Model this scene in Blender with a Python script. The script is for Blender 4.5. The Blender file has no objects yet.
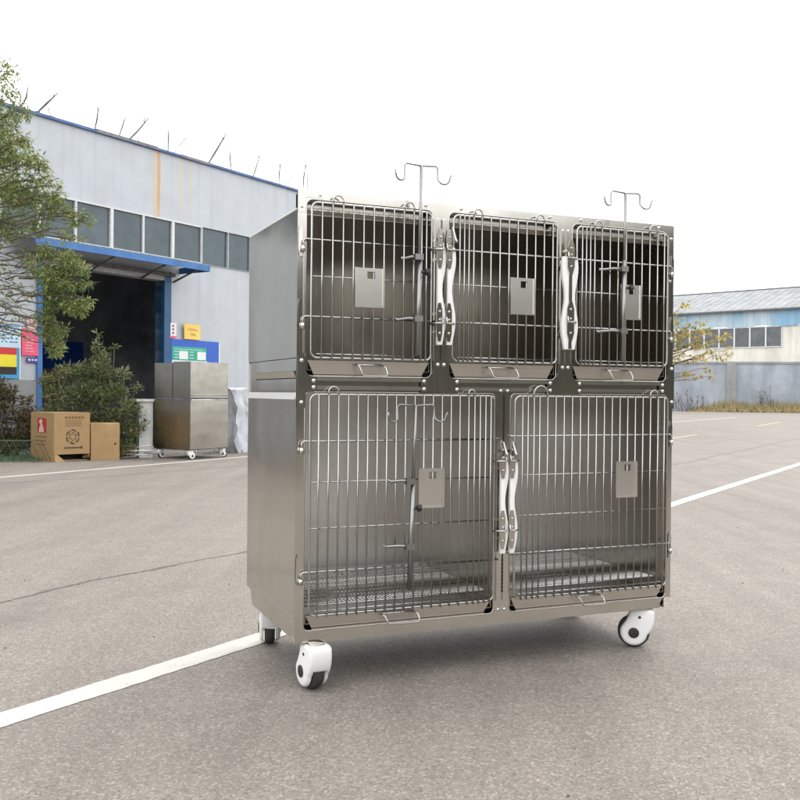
import bpy, bmesh, math, random
from mathutils import Vector, Matrix, Euler
R = math.radians
PI = math.pi
random.seed(7)
scene = bpy.context.scene
C = scene.collection

# ------------------------------------------------------------------ camera
F, CAMH, PITCH, ROLL = 937.93, 0.989, -0.0066, 0.0091
cam = bpy.data.cameras.new('camera'); co = bpy.data.objects.new('camera', cam); C.objects.link(co)
cam.sensor_width = 36; cam.lens = F / 800 * 36; cam.clip_start = .05; cam.clip_end = 2000
co.matrix_world = Matrix.Translation((0, 0, CAMH)) @ Matrix.Rotation(PI / 2 + PITCH, 4, 'X') @ Matrix.Rotation(ROLL, 4, 'Z')
scene.camera = co

# ------------------------------------------------------------------ materials
def node_mat(name):
    m = bpy.data.materials.new(name); m.use_nodes = True
    nt = m.node_tree; b = nt.nodes['Principled BSDF']
    return m, nt, b
def N(nt, t, **kw):
    n = nt.nodes.new(t)
    for k, v in kw.items():
        if k in ('noise_dimensions', 'feature', 'data_type', 'blend_type', 'operation', 'distance', 'vector_type', 'attribute_name', 'wave_type', 'bands_direction'): setattr(n, k, v)
        else: n.inputs[k].default_value = v
    return n
def ramp(nt, fac, stops):
    r = nt.nodes.new('ShaderNodeValToRGB'); e = r.color_ramp.elements
    while len(e) < len(stops): e.new(.5)
    for i, (p, c) in enumerate(stops):
        e[i].position = p; e[i].color = (c, c, c, 1) if isinstance(c, (int, float)) else (*c, 1)
    nt.links.new(fac, r.inputs[0]); return r.outputs[0]
def coords(nt, scale=(1, 1, 1), kind='Object', rot=(0, 0, 0)):
    tc = nt.nodes.new('ShaderNodeTexCoord'); mp = nt.nodes.new('ShaderNodeMapping')
    mp.inputs['Scale'].default_value = scale; mp.inputs['Rotation'].default_value = rot
    nt.links.new(tc.outputs[kind], mp.inputs[0]); return mp.outputs[0]
def mixc(nt, fac, a, b, blend='MIX'):
    m = nt.nodes.new('ShaderNodeMix'); m.data_type = 'RGBA'; m.blend_type = blend
    for sock, v in ((m.inputs['Factor'], fac), (m.inputs[6], a), (m.inputs[7], b)):
        if isinstance(v, bpy.types.NodeSocket): nt.links.new(v, sock)
        elif isinstance(v, (int, float)): sock.default_value = v
        else: sock.default_value = (*v, 1)
    return m.outputs[2]
def noise(nt, vec, scale, detail=3, rough=.5):
    n = N(nt, 'ShaderNodeTexNoise', Scale=scale, Detail=detail, Roughness=rough)
    nt.links.new(vec, n.inputs['Vector']); return n.outputs['Fac']
def bump(nt, b, h, strength, dist):
    n = N(nt, 'ShaderNodeBump', Strength=strength, Distance=dist)
    nt.links.new(h, n.inputs['Height']); nt.links.new(n.outputs[0], b.inputs['Normal'])

def plain(name, col, rough=.5, metal=0, var=.12, scale=6, bmp=0):
    m, nt, b = node_mat(name)
    f = noise(nt, coords(nt), scale, 4, .6)
    lo = tuple(c * (1 - var) for c in col); hi = tuple(min(1, c * (1 + var)) for c in col)
    nt.links.new(ramp(nt, f, [(.3, lo), (.7, hi)]), b.inputs['Base Color'])
    b.inputs['Roughness'].default_value = rough; b.inputs['Metallic'].default_value = metal
    if bmp: bump(nt, b, f, bmp, .01)
    return m
def steel(name, col=(.58, .56, .52), rough=.10, streak=(420, 420, 1.6), warp=.30, smudge=.10):
    """brushed stainless sheet: fine grain along one axis, faint waviness of thin sheet, hand smudges"""
    m, nt, b = node_mat(name)
    g = noise(nt, coords(nt, streak), 1, 3, .6)
    s = noise(nt, coords(nt), 5, 4, .6)
    w = noise(nt, coords(nt), 1.7, 2, .4)
    rr = N(nt, 'ShaderNodeMath', operation='MULTIPLY_ADD'); nt.links.new(g, rr.inputs[0]); rr.inputs[1].default_value = .08; rr.inputs[2].default_value = rough - .04
    r2 = N(nt, 'ShaderNodeMath', operation='MULTIPLY_ADD'); nt.links.new(s, r2.inputs[0]); r2.inputs[1].default_value = smudge; nt.links.new(rr.outputs[0], r2.inputs[2])
    nt.links.new(r2.outputs[0], b.inputs['Roughness'])
    lo = tuple(c * .95 for c in col); hi = tuple(min(1, c * 1.04) for c in col)
    c1 = ramp(nt, g, [(.3, lo), (.7, hi)])
    c2 = mixc(nt, ramp(nt, s, [(.42, 0.0), (.72, .55)]), c1, tuple(x * y for x, y in zip(col, (.82, .8, .74))))
    nt.links.new(c2, b.inputs['Base Color'])
    b.inputs['Metallic'].default_value = 1
    b1 = N(nt, 'ShaderNodeBump', Strength=.02, Distance=.0003); nt.links.new(g, b1.inputs['Height'])
    b2 = N(nt, 'ShaderNodeBump', Strength=warp, Distance=.02); nt.links.new(w, b2.inputs['Height']); nt.links.new(b2.outputs[0], b1.inputs['Normal'])
    nt.links.new(b1.outputs[0], b.inputs['Normal'])
    return m

M = {}
M['steel'] = steel('brushed_steel')
M['steel_h'] = steel('brushed_steel_horizontal', rough=.18, streak=(1.6, 420, 420), warp=.12)
M['steel_side'] = steel('brushed_steel_side', rough=.09, warp=.7, col=(.57, .55, .51))
M['steel_in'] = steel('brushed_steel_inside', col=(.84, .84, .83), rough=.26, streak=(120, 120, 1.2), warp=.12)  # same inner steel, paler: light off the ground put into its colour
M['steel_in_dark'] = steel('dull_steel_inside', col=(.42, .40, .36), rough=.16, streak=(120, 120, 1.2), warp=.15)  # same inner steel, darker: shade of the upper cells put into its colour
M['steel_in_mid'] = steel('side_steel_inside', col=(.50, .48, .45), rough=.15, streak=(120, 120, 1.2), warp=.12)  # same inner steel, side walls: part of their shade put into the colour
M['satin'] = plain('satin_plate', (.70, .68, .64), .26, 1, .04, 12)
M['tray_steel'] = steel('tray_steel', col=(.62, .58, .54), rough=.24, streak=(1.6, 200, 200), warp=.1)
M['steel_old'] = steel('worn_steel', col=(.36, .345, .31), rough=.12, warp=.6, smudge=.2)
M['wire'] = plain('polished_wire', (.47, .465, .45), .24, 1, .06, 30)
M['wire_dull'] = plain('dull_wire', (.52, .51, .49), .34, 1, .1, 30)
M['pole'] = plain('dull_pole_steel', (.30, .30, .295), .36, 1, .08, 20)
M['edge_metal'] = plain('bright_folded_edge', (.56, .56, .55), .5, .7, .04, 10)
M['bolt'] = plain('bolt_steel', (.72, .71, .69), .18, 1, .04, 60)
M['white_plastic'] = plain('white_plastic', (.80, .80, .79), .38, 0, .03, 8)
M['black_plastic'] = plain('black_plastic', (.02, .02, .02), .45, 0, .2, 40)
M['rubber'] = plain('dark_rubber', (.035, .034, .033), .7, 0, .3, 60)
M['dark'] = plain('dark_gap', (.012, .012, .012), .8)
M['card'] = plain('cardboard', (.37, .24, .115), .85, 0, .07, 9, .15)
M['card_in'] = plain('cardboard_inside', (.40, .26, .13), .9, 0, .1, 9)
M['print_brown'] = plain('brown_ink', (.16, .09, .04), .8)
M['print_red'] = plain('red_ink', (.42, .03, .025), .7)
M['print_black'] = plain('black_ink', (.03, .025, .02), .7)
M['blue_edge'] = plain('faded_blue_edge', (.07, .13, .30), .6, 0, .3, 3)
M['blue_paint'] = plain('blue_painted_metal', (.045, .16, .40), .5, 0, .25, 4)
M['blue_dark'] = plain('dark_blue_paint', (.02, .09, .2), .5, 0, .2, 4)
M['trim_dark'] = plain('dirty_trim', (.17, .18, .2), .6, 0, .4, 6)
M['white_frame'] = plain('white_window_frame', (.62, .63, .62), .5, 0, .12, 12)
M['grey_frame'] = plain('grey_window_frame', (.36, .37, .38), .5, 0, .2, 12)
M['interior'] = plain('dark_workshop_wall', (.42, .44, .48), .9, 0, .5, 1)
M['int_floor'] = plain('workshop_floor', (.16, .15, .13), .7, 0, .3, 2)
M['blue_board'] = plain('blue_board', (.02, .10, .48), .45, 0, .06, 3)
M['green_print'] = plain('green_print', (.03, .36, .24), .5, 0, .1, 3)
M['paper'] = plain('white_paper', (.72, .75, .76), .6, 0, .06, 8)
M['pale_blue'] = plain('pale_blue_print', (.50, .68, .78), .5, 0, .1, 4)
M['sky_blue'] = plain('blue_border', (.05, .33, .62), .5, 0, .1, 4)
M['yellow'] = plain('yellow_print', (.80, .68, .03), .5, 0, .05, 4)
M['red'] = plain('red_print', (.58, .03, .03), .5, 0, .05, 4)
M['pink'] = plain('pink_paper', (.80, .10, .20), .6, 0, .12, 5)
M['pink_pale'] = plain('pale_pink_paper', (.72, .48, .44), .6, 0, .12, 5)
M['purple'] = plain('purple_sign', (.07, .05, .28), .5)
M['note'] = plain('yellow_note', (.82, .56, .14), .6, 0, .05, 5)
M['wrap'] = plain('crumpled_plastic', (.54, .565, .60), .4, 0, .15, 7, .4)
M['line_white'] = None
M['stick'] = plain('weathered_pole', (.12, .115, .11), .8, 0, .5, 12)
M['stick_pale'] = plain('pale_pole', (.36, .36, .36), .8, 0, .3, 12)

def m_asphalt():
    m, nt, b = node_mat('worn_asphalt')
    v = coords(nt)
    big = noise(nt, v, .22, 4, .55)
    strk = noise(nt, coords(nt, (3.2, .12, 1), rot=(0, 0, R(32.7))), 1, 4, .6)
    mid = noise(nt, v, 5, 5, .65)
    vo = N(nt, 'ShaderNodeTexVoronoi', Scale=165.0); nt.links.new(v, vo.inputs['Vector'])
    vo2 = N(nt, 'ShaderNodeTexVoronoi', Scale=75.0); nt.links.new(v, vo2.inputs['Vector'])
    fine = noise(nt, v, 210, 3, .7)
    sep = nt.nodes.new('ShaderNodeSeparateColor'); nt.links.new(vo.outputs['Color'], sep.inputs[0])
    sep2 = nt.nodes.new('ShaderNodeSeparateColor'); nt.links.new(vo2.outputs['Color'], sep2.inputs[0])
    base = ramp(nt, big, [(.3, (.200, .174, .150)), (.7, (.243, .215, .188))])
    base = mixc(nt, .8, base, ramp(nt, strk, [(.32, .83), (.68, 1.10)]), 'MULTIPLY')
    base = mixc(nt, .8, base, ramp(nt, mid, [(.3, .92), (.7, 1.08)]), 'MULTIPLY')
    stone = ramp(nt, sep.outputs[0], [(0, .50), (.14, .80), (.62, 1.02), (.86, 1.22), (1, 1.85)])
    base = mixc(nt, .78, base, stone, 'MULTIPLY')
    st2 = ramp(nt, sep2.outputs[1], [(0, .84), (.1, .97), (.9, 1.02), (1, 1.25)])
    base = mixc(nt, .8, base, st2, 'MULTIPLY')
    base = mixc(nt, .7, base, ramp(nt, fine, [(.3, .72), (.7, 1.26)]), 'MULTIPLY')
    # tyre tracks with a place of their own, following the road direction
    tv = coords(nt, (1, 1, 1), rot=(0, 0, R(32.7))); tx = nt.nodes.new('ShaderNodeSeparateXYZ'); nt.links.new(tv, tx.inputs[0])
    wobn = N(nt, 'ShaderNodeMath', operation='MULTIPLY_ADD'); nt.links.new(noise(nt, v, .35, 3, .5), wobn.inputs[0]); wobn.inputs[1].default_value = .9; nt.links.new(tx.outputs[0], wobn.inputs[2])
    for c0, wd_, am in ((-3.1, .16, .22), (-4.7, .16, .18), (-6.9, .2, .15), (.9, .14, .14)):
        dd = N(nt, 'ShaderNodeMath', operation='SUBTRACT'); nt.links.new(wobn.outputs[0], dd.inputs[0]); dd.inputs[1].default_value = c0
        ab = N(nt, 'ShaderNodeMath', operation='ABSOLUTE'); nt.links.new(dd.outputs[0], ab.inputs[0])
        e = ramp(nt, ab.outputs[0], [(wd_*.3, 1.0), (wd_, 0.0)])
        mm = N(nt, 'ShaderNodeMath', operation='MULTIPLY'); nt.links.new(e, mm.inputs[0]); nt.links.new(ramp(nt, noise(nt, v, 1.4, 5, .7), [(.40, 0.0), (.62, am)]), mm.inputs[1])
        base = mixc(nt, mm.outputs[0], base, (.10, .09, .08))
    # a few soft oil stains
    oil = noise(nt, v, .9, 3, .5)
    base = mixc(nt, ramp(nt, oil, [(.56, 0.0), (.74, .38)]), base, (.13, .12, .11))
    nt.links.new(base, b.inputs['Base Color'])
    b.inputs['Roughness'].default_value = .72
    b.inputs['Specular IOR Level'].default_value = .5
    add = N(nt, 'ShaderNodeMath', operation='ADD'); nt.links.new(fine, add.inputs[0]); nt.links.new(sep.outputs[1], add.inputs[1])
    bump(nt, b, add.outputs[0], .55, .003)
    return m
M['asphalt'] = m_asphalt()
def m_paint(name, col):
    m, nt, b = node_mat(name)
    v = coords(nt)
    f = noise(nt, v, 110, 4, .75); g = noise(nt, v, 7, 5, .7)
    wear = N(nt, 'ShaderNodeMath', operation='MULTIPLY'); nt.links.new(f, wear.inputs[0]); nt.links.new(g, wear.inputs[1])
    c = ramp(nt, wear.outputs[0], [(.13, (.30, .28, .25)), (.185, tuple(x * .88 for x in col)), (.4, col)])
    nt.links.new(c, b.inputs['Base Color']); b.inputs['Roughness'].default_value = .8
    bump(nt, b, f, .3, .002)
    return m
M['line_white'] = m_paint('road_paint_white', (.55, .535, .485))
M['line_faded'] = m_paint('faded_road_paint_white', (.50, .48, .44))
M['line_yellow'] = m_paint('road_paint_yellow', (.46, .38, .26))
def m_crack():
    m, nt, b = node_mat('dark_joint')
    f = noise(nt, coords(nt), 40, 4, .7)
    nt.links.new(ramp(nt, f, [(.35, (.065, .058, .05)), (.65, (.15, .135, .12))]), b.inputs['Base Color']); b.inputs['Roughness'].default_value = .9
    return m
M['crack'] = m_crack()
def m_cladding():
    """pale painted sheet metal with faint ribs, drips of dirt and rust streaks with their own shape"""
    m, nt, b = node_mat('pale_sheet_cladding')
    v = coords(nt)
    rib = N(nt, 'ShaderNodeTexWave', Scale=1.6, Distortion=0.0); rib.wave_type = 'BANDS'; rib.bands_direction = 'X'; nt.links.new(v, rib.inputs['Vector'])
    drip = noise(nt, coords(nt, (5.5, 5.5, .22)), 1, 5, .65)
    spot = noise(nt, v, 2.2, 4, .6)
    base = ramp(nt, drip, [(.25, (.40, .43, .465)), (.5, (.465, .495, .53))])
    base = mixc(nt, .6, base, ramp(nt, spot, [(.3, .86), (.65, 1.04)]), 'MULTIPLY')
    sx = nt.nodes.new('ShaderNodeSeparateXYZ'); nt.links.new(v, sx.inputs[0])
    def streak(cx, w, zlo, zhi, amt, col):
        nonlocal base
        wob = N(nt, 'ShaderNodeMath', operation='SUBTRACT'); nt.links.new(sx.outputs[0], wob.inputs[0]); wob.inputs[1].default_value = cx
        jt = N(nt, 'ShaderNodeMath', operation='MULTIPLY_ADD'); nt.links.new(noise(nt, coords(nt, (1, 1, 1.4)), 2.0, 4, .7), jt.inputs[0]); jt.inputs[1].default_value = .07; jt.inputs[2].default_value = -.035
        w3 = N(nt, 'ShaderNodeMath', operation='ADD'); nt.links.new(wob.outputs[0], w3.inputs[0]); nt.links.new(jt.outputs[0], w3.inputs[1]); wob = w3
        ab = N(nt, 'ShaderNodeMath', operation='ABSOLUTE'); nt.links.new(wob.outputs[0], ab.inputs[0])
        e = ramp(nt, ab.outputs[0], [(w * .4, 1.0), (w, 0.0)])
        mr = N(nt, 'ShaderNodeMapRange'); nt.links.new(sx.outputs[2], mr.inputs[0]); mr.inputs[1].default_value = zlo; mr.inputs[2].default_value = zlo + .5
        mz = N(nt, 'ShaderNodeMath', operation='MULTIPLY'); nt.links.new(e, mz.inputs[0]); nt.links.new(mr.outputs[0], mz.inputs[1])
        m2 = N(nt, 'ShaderNodeMath', operation='MULTIPLY'); nt.links.new(mz.outputs[0], m2.inputs[0]); nt.links.new(ramp(nt, drip, [(.25, amt * .6), (.6, amt)]), m2.inputs[1])
        base = mixc(nt, m2.outputs[0], base, col)
    streak(-2.19, .05, 3.9, 5.3, .95, (.46, .23, .07))
    streak(-2.25, .12, 3.6, 5.3, .45, (.60, .42, .22))
    streak(-1.66, .045, 3.9, 5.3, .55, (.62, .44, .22))
    streak(-1.42, .035, 4.1, 5.3, .65, (.60, .42, .20))
    streak(3.3, .08, 3.9, 5.3, .7, (.46, .25, .09))
    nt.links.new(base, b.inputs['Base Color']); b.inputs['Roughness'].default_value = .5
    bump(nt, b, rib.outputs['Fac'], .07, .01)
    return m
M['cladding'] = m_cladding()
def m_wallpaint(name, a, c, scale=1.5):
    m, nt, b = node_mat(name)
    v = coords(nt); f = noise(nt, v, scale, 6, .65); d = noise(nt, coords(nt, (1.2, 1.2, .3)), 1, 4, .6)
    base = ramp(nt, f, [(.32, a), (.68, c)])
    base = mixc(nt, .8, base, ramp(nt, d, [(.3, .72), (.6, 1.05)]), 'MULTIPLY')
    nt.links.new(base, b.inputs['Base Color']); b.inputs['Roughness'].default_value = .85
    bump(nt, b, f, .3, .02); return m
M['yard_wall'] = m_wallpaint('weathered_blue_grey_render', (.26, .29, .34), (.40, .43, .48), .55)
M['render_grey'] = m_wallpaint('grey_block_base', (.25, .255, .26), (.34, .345, .35))
M['cream'] = m_wallpaint('cream_render', (.62, .60, .54), (.74, .72, .66), .4)
M['far_roof'] = m_wallpaint('pale_metal_roof', (.25, .26, .27), (.33, .34, .35), .5)
def m_sheet_blue():
    m, nt, b = node_mat('faded_blue_sheet')
    f = noise(nt, coords(nt, (.35, .35, .1)), 1, 2, .4); g = noise(nt, coords(nt, (2.5, 2.5, .4)), 1, 2, .5)
    c = ramp(nt, f, [(.42, (.24, .42, .58)), (.56, (.44, .55, .62))])
    c = mixc(nt, .6, c, ramp(nt, g, [(.35, .8), (.6, 1.05)]), 'MULTIPLY')
    nt.links.new(c, b.inputs['Base Color']); b.inputs['Roughness'].default_value = .6; return m
M['sheet_blue'] = m_sheet_blue()
def m_glass(name, col):
    m, nt, b = node_mat(name)
    f = noise(nt, coords(nt), 1.3, 5, .65)
    nt.links.new(ramp(nt, f, [(.3, tuple(x * .65 for x in col)), (.7, tuple(x * 1.4 for x in col))]), b.inputs['Base Color'])
    b.inputs['Roughness'].default_value = .22; b.inputs['Specular IOR Level'].default_value = .5
    return m
M['pane'] = m_glass('dusty_blue_pane', (.055, .082, .095))
M['pane_far'] = m_glass('dusty_far_pane', (.09, .10, .11))
def m_leaf(name, cols, trans=.38):
    m, nt, b = node_mat(name)
    g = nt.nodes.new('ShaderNodeNewGeometry')
    st = [(i / (len(cols) - 1), c) for i, c in enumerate(cols)]
    c = ramp(nt, g.outputs['Random Per Island'], st)
    big = noise(nt, coords(nt), 1.1, 2, .5)
    c = mixc(nt, .7, c, ramp(nt, big, [(.35, (.8, .85, .9)), (.65, (1.25, 1.12, .9))]), 'MULTIPLY')
    nt.links.new(c, b.inputs['Base Color']); b.inputs['Roughness'].default_value = .5
    t = nt.nodes.new('ShaderNodeBsdfTranslucent'); nt.links.new(c, t.inputs[0])
    mx = nt.nodes.new('ShaderNodeMixShader'); mx.inputs[0].default_value = trans
    nt.links.new(b.outputs[0], mx.inputs[1]); nt.links.new(t.outputs[0], mx.inputs[2])
    nt.links.new(mx.outputs[0], nt.nodes['Material Output'].inputs[0]); return m
M['leaf'] = m_leaf('peach_leaf', [(.10, .16, .05), (.155, .225, .07), (.22, .29, .10), (.29, .33, .13), (.42, .37, .10)])
M['leaf_dark'] = m_leaf('shrub_leaf', [(.08, .13, .05), (.13, .20, .07), (.21, .27, .13), (.30, .21, .13), (.17, .25, .08)])
M['leaf_red'] = m_leaf('reddish_leaf', [(.15, .08, .06), (.08, .11, .04), (.19, .12, .08), (.13, .15, .05)])
M['leaf_yellow'] = m_leaf('autumn_leaf', [(.20, .20, .07), (.42, .33, .07), (.52, .40, .14), (.30, .28, .08)])
M['bark'] = plain('bark', (.10, .085, .07), .9, 0, .35, 14, .5)
M['dry_grass'] = m_leaf('dry_grass_blade', [(.42, .33, .18), (.52, .42, .24), (.34, .29, .15), (.24, .25, .12)])
M['green_grass'] = m_leaf('green_grass_blade', [(.07, .13, .05), (.10, .18, .09), (.12, .2, .14)])
M['weed'] = m_leaf('dry_weed', [(.12, .08, .055), (.17, .11, .08), (.22, .18, .13)])
M['wood_green'] = plain('woodland', (.060, .060, .042), .9, 0, .5, .6)  # for the unseen belt added for reflections

# ------------------------------------------------------------------ mesh helper
class MB:
    def __init__(s): s.bm = bmesh.new()
    def box(s, x0, x1, y0, y1, z0, z1, mat=None):
        vs = [s.bm.verts.new(p) for p in ((x0,y0,z0),(x1,y0,z0),(x1,y1,z0),(x0,y1,z0),(x0,y0,z1),(x1,y0,z1),(x1,y1,z1),(x0,y1,z1))]
        if mat is not None:
            for v in vs: v.co = mat @ v.co
        for f in ((3,2,1,0),(4,5,6,7),(0,1,5,4),(1,2,6,5),(2,3,7,6),(3,0,4,7)): s.bm.faces.new([vs[i] for i in f])
        return s
    def hexa(s, pts):
        """eight corners, bottom ring then top ring"""
        vs = [s.bm.verts.new(p) for p in pts]
        for f in ((3,2,1,0),(4,5,6,7),(0,1,5,4),(1,2,6,5),(2,3,7,6),(3,0,4,7)): s.bm.faces.new([vs[i] for i in f])
        return s
    def tube(s, path, r, seg=8, closed=False):
        path = [Vector(p) for p in path]; n = len(path)
        rs = r if isinstance(r, (list, tuple)) else [r] * n
        rings = []; prev = None
        for i, p in enumerate(path):
            if closed: t = path[(i + 1) % n] - path[i - 1]
            else: t = path[min(i + 1, n - 1)] - path[max(i - 1, 0)]
            t.normalize()
            if prev is None:
                a = Vector((0, 0, 1)) if abs(t.z) < .9 else Vector((1, 0, 0))
                u = t.cross(a).normalized()
            else: u = (prev - t * prev.dot(t)).normalized()
            prev = u; w = t.cross(u)
            rings.append([s.bm.verts.new(p + (u * math.cos(2*PI*k/seg) + w * math.sin(2*PI*k/seg)) * rs[i]) for k in range(seg)])
        m = n if closed else n - 1
        for i in range(m):
            a, b = rings[i], rings[(i + 1) % n]
            for k in range(seg): s.bm.faces.new((a[k], a[(k+1) % seg], b[(k+1) % seg], b[k]))
        if not closed:
            s.bm.faces.new(rings[0][::-1]); s.bm.faces.new(rings[-1])
        return s
    def plate(s, outer, holes, y0, y1, plane='xz'):
        """flat plate with holes: outlines in x,z (or y,z), thickness along the remaining axis"""
        bm2 = bmesh.new(); edges = []
        mk = (lambda p: (p[0], y0, p[1])) if plane == 'xz' else (lambda p: (y0, p[0], p[1]))
        for loop in [outer] + list(holes):
            vs = [bm2.verts.new(mk(p)) for p in loop]
            for i in range(len(vs)): edges.append(bm2.edges.new((vs[i], vs[(i+1) % len(vs)])))
        bmesh.ops.triangle_fill(bm2, use_beauty=True, use_dissolve=False, edges=edges)
        bmesh.ops.dissolve_limit(bm2, angle_limit=.01, verts=bm2.verts, edges=bm2.edges) if not holes else None
        g = bmesh.ops.extrude_face_region(bm2, geom=list(bm2.faces))
        d = (0, y1 - y0, 0) if plane == 'xz' else (y1 - y0, 0, 0)
        bmesh.ops.translate(bm2, verts=[e for e in g['geom'] if isinstance(e, bmesh.types.BMVert)], vec=d)
        bmesh.ops.recalc_face_normals(bm2, faces=bm2.faces)
        me = bpy.data.meshes.new('tmp'); bm2.to_mesh(me); bm2.free(); s.bm.from_mesh(me); bpy.data.meshes.remove(me)
        return s
    def lathe(s, prof, axis_m, seg=24):
        """profile (radius, height) round local z, placed by matrix"""
        rings = []
        for (r, z) in prof:
            rings.append([s.bm.verts.new(axis_m @ Vector((r * math.cos(2*PI*k/seg), r * math.sin(2*PI*k/seg), z))) for k in range(seg)])
        for a, b in zip(rings, rings[1:]):
            for k in range(seg): s.bm.faces.new((a[k], a[(k+1) % seg], b[(k+1) % seg], b[k]))
        s.bm.faces.new(rings[0][::-1]); s.bm.faces.new(rings[-1]); return s
    def leaf(s, p, d, up, l, w):
        d = d.normalized(); side = d.cross(up)
        if side.length < 1e-4: side = Vector((1, 0, 0))
        side.normalize(); nrm = side.cross(d)
        a = s.bm.verts.new(p); b = s.bm.verts.new(p + d*l*.45 + side*w*.5 + nrm*w*.12); c = s.bm.verts.new(p + d*l); e = s.bm.verts.new(p + d*l*.45 - side*w*.5 + nrm*w*.12)
        s.bm.faces.new((a, b, c)); s.bm.faces.new((a, c, e))
    def build(s, name, mat, parent=None, bevel=0, seg=2, smooth=True, jit=0):
        bm = s.bm
        if bevel:
            es = [e for e in bm.edges if len(e.link_faces) == 2 and e.calc_face_angle(0) > R(30)]
            bmesh.ops.bevel(bm, geom=es, offset=bevel, segments=seg, affect='EDGES', clamp_overlap=True, profile=.5)
        if smooth:
            for f in bm.faces: f.smooth = True
            for e in bm.edges:
                if len(e.link_faces) != 2 or e.calc_face_angle(0) > R(38): e.smooth = False
        me = bpy.data.meshes.new(name); bm.to_mesh(me); bm.free()
        me.materials.append(mat if not isinstance(mat, str) else M[mat])
        o = bpy.data.objects.new(name, me); C.objects.link(o)
        if parent: o.parent = parent
        return o
def tag(o, label=None, cat=None, group=None, kind=None):
    if label: o['label'] = label
    if cat: o['category'] = cat
    if group: o['group'] = group
    if kind: o['kind'] = kind
    return o
def empty(name, loc, rz, label, cat, group=None):
    o = bpy.data.objects.new(name, None); C.objects.link(o); o.location = loc; o.rotation_euler = (0, 0, rz)
    o.empty_display_size = .1
    return tag(o, label, cat, group)
def copy_tree(o, parent=None):
    c = o.copy(); C.objects.link(c)
    if parent: c.parent = parent
    for ch in list(o.children): copy_tree(ch, c)
    return c
def rrect(x0, x1, z0, z1, r, n=5):
    pts = []
    for cx, cz, a0 in ((x1-r, z0+r, -90), (x1-r, z1-r, 0), (x0+r, z1-r, 90), (x0+r, z0+r, 180)):
        for k in range(n + 1):
            a = R(a0 + 90*k/n); pts.append((cx + r*math.cos(a), cz + r*math.sin(a)))
    return pts
def circ(cx, cz, r, n=20): return [(cx + r*math.cos(2*PI*k/n), cz + r*math.sin(2*PI*k/n)) for k in range(n)]

# ================================================================== SETTING
# ground: one sheet to the horizon, finer near the camera
g = MB()
S = 900
vs = [g.bm.verts.new(p) for p in ((-S, -S, 0), (S, -S, 0), (S, S, 0), (-S, S, 0))]; g.bm.faces.new(vs)
tag(g.build('ground', 'asphalt'), kind='structure')

def strip(name, pts, width, mat, z=.004, wob=0, edge=0, seed=1):
    rd = random.Random(seed); b = MB(); prev = None
    P = [Vector((x, y, 0)) for x, y in pts]
    L = []
    for a, c in zip(P, P[1:]):
        n = max(1, min(600, int((c - a).length / .018)))
        L += [a.lerp(c, k / n) for k in range(n)]
    L.append(P[-1]); off = 0; ew = 0
    for i, p in enumerate(L):
        t = (L[min(i+1, len(L)-1)] - L[max(i-1, 0)]).normalized(); nrm = Vector((-t.y, t.x, 0))
        off = off * .97 + rd.uniform(-wob, wob)*.5
        ew = ew * .7 + rd.uniform(-edge, edge)*.5; w = width * (1 + ew) / 2
        a = b.bm.verts.new((p.x + nrm.x*(off+w), p.y + nrm.y*(off+w), z)); c = b.bm.verts.new((p.x + nrm.x*(off-w), p.y + nrm.y*(off-w), z))
        if prev: b.bm.faces.new((prev[0], prev[1], c, a))
        prev = (a, c)
    return tag(b.build(name, mat, smooth=False), kind='structure')
strip('road_line', [(-3.35, -.76), (-1.19, 2.80), (-.585, 3.72), (2.505, 8.58), (5.97, 13.96), (18, 32.6)], .118, 'line_white', .002, 0, .07, 2)
strip('road_line', [(-7.6, 5.1), (-4.52, 10.62), (-2.31, 14.47), (4.4, 26.2), (10.51, 36.06), (16.2, 45.3)], .13, 'line_faded', .002, 0, .05, 3)
strip('road_line', [(3.4, 16.3), (6.48, 22.2), (7.74, 24.4)], .12, 'line_yellow', .002, 0, .1, 4)
strip('road_line', [(12.2, 32.0), (15.2, 37.5)], .14, 'line_yellow', .002, 0, .1, 5)
strip('road_crack', [(-2.1, 3.95), (-1.85, 4.35), (-1.62, 4.85), (-1.34, 5.25), (-.93, 5.84), (1.3, 9.3), (3.94, 13.49), (6.22, 17.14), (9.76, 22.86), (16, 32.5)], .020, 'crack', .0012, .009, .85, 6)
strip('road_crack', [(-6.2, 7.9), (-4.9, 9.3), (-3.6, 10.6), (-1.5, 13.4)], .014, 'crack', .0012, .006, .6, 7)

# ---------------------------------------------------------------- the workshop on the left
K = 1.2
WB = Vector((-2.64 * K, 15.54 * K, 0)); WR = math.atan2(.8404, .542)
WM = Matrix.Translation(WB) @ Matrix.Rotation(WR, 4, 'Z')     # local x along the wall, local -y towards the road
def wz(z): return .989 + (z - .989) * K
shop = empty('workshop_building', WB, WR, 'long pale sheet metal workshop with blue roof edge, window band and dark open doorway', 'building')
XL, XR, ZT = -19.0, 20.0, wz(4.57)
DL, DR, DT = -4.60, -2.06, 3.06
wb_, wt_ = wz(3.0), wz(3.585)
w = MB()
T = .18
w.box(DR, XR, 0, T, 0, wb_); w.box(XL, DL, 0, T, 1.15, wb_); w.box(DL, DR, 0, T, DT, wb_)
w.box(XL, XR, 0, T, wt_, ZT)
w.box(XR - T, XR, T, 14, 0, ZT); w.box(XL, XL + T, T, 14, 0, ZT); w.box(XL + T, XR - T, 14 - T, 14, 0, ZT)
w.build('wall', 'cladding', shop, smooth=False)
w = MB(); w.box(XL, DL, -.02, T - .002, 0, 1.15); w.build('base_course', 'render_grey', shop, bevel=.006)
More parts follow.
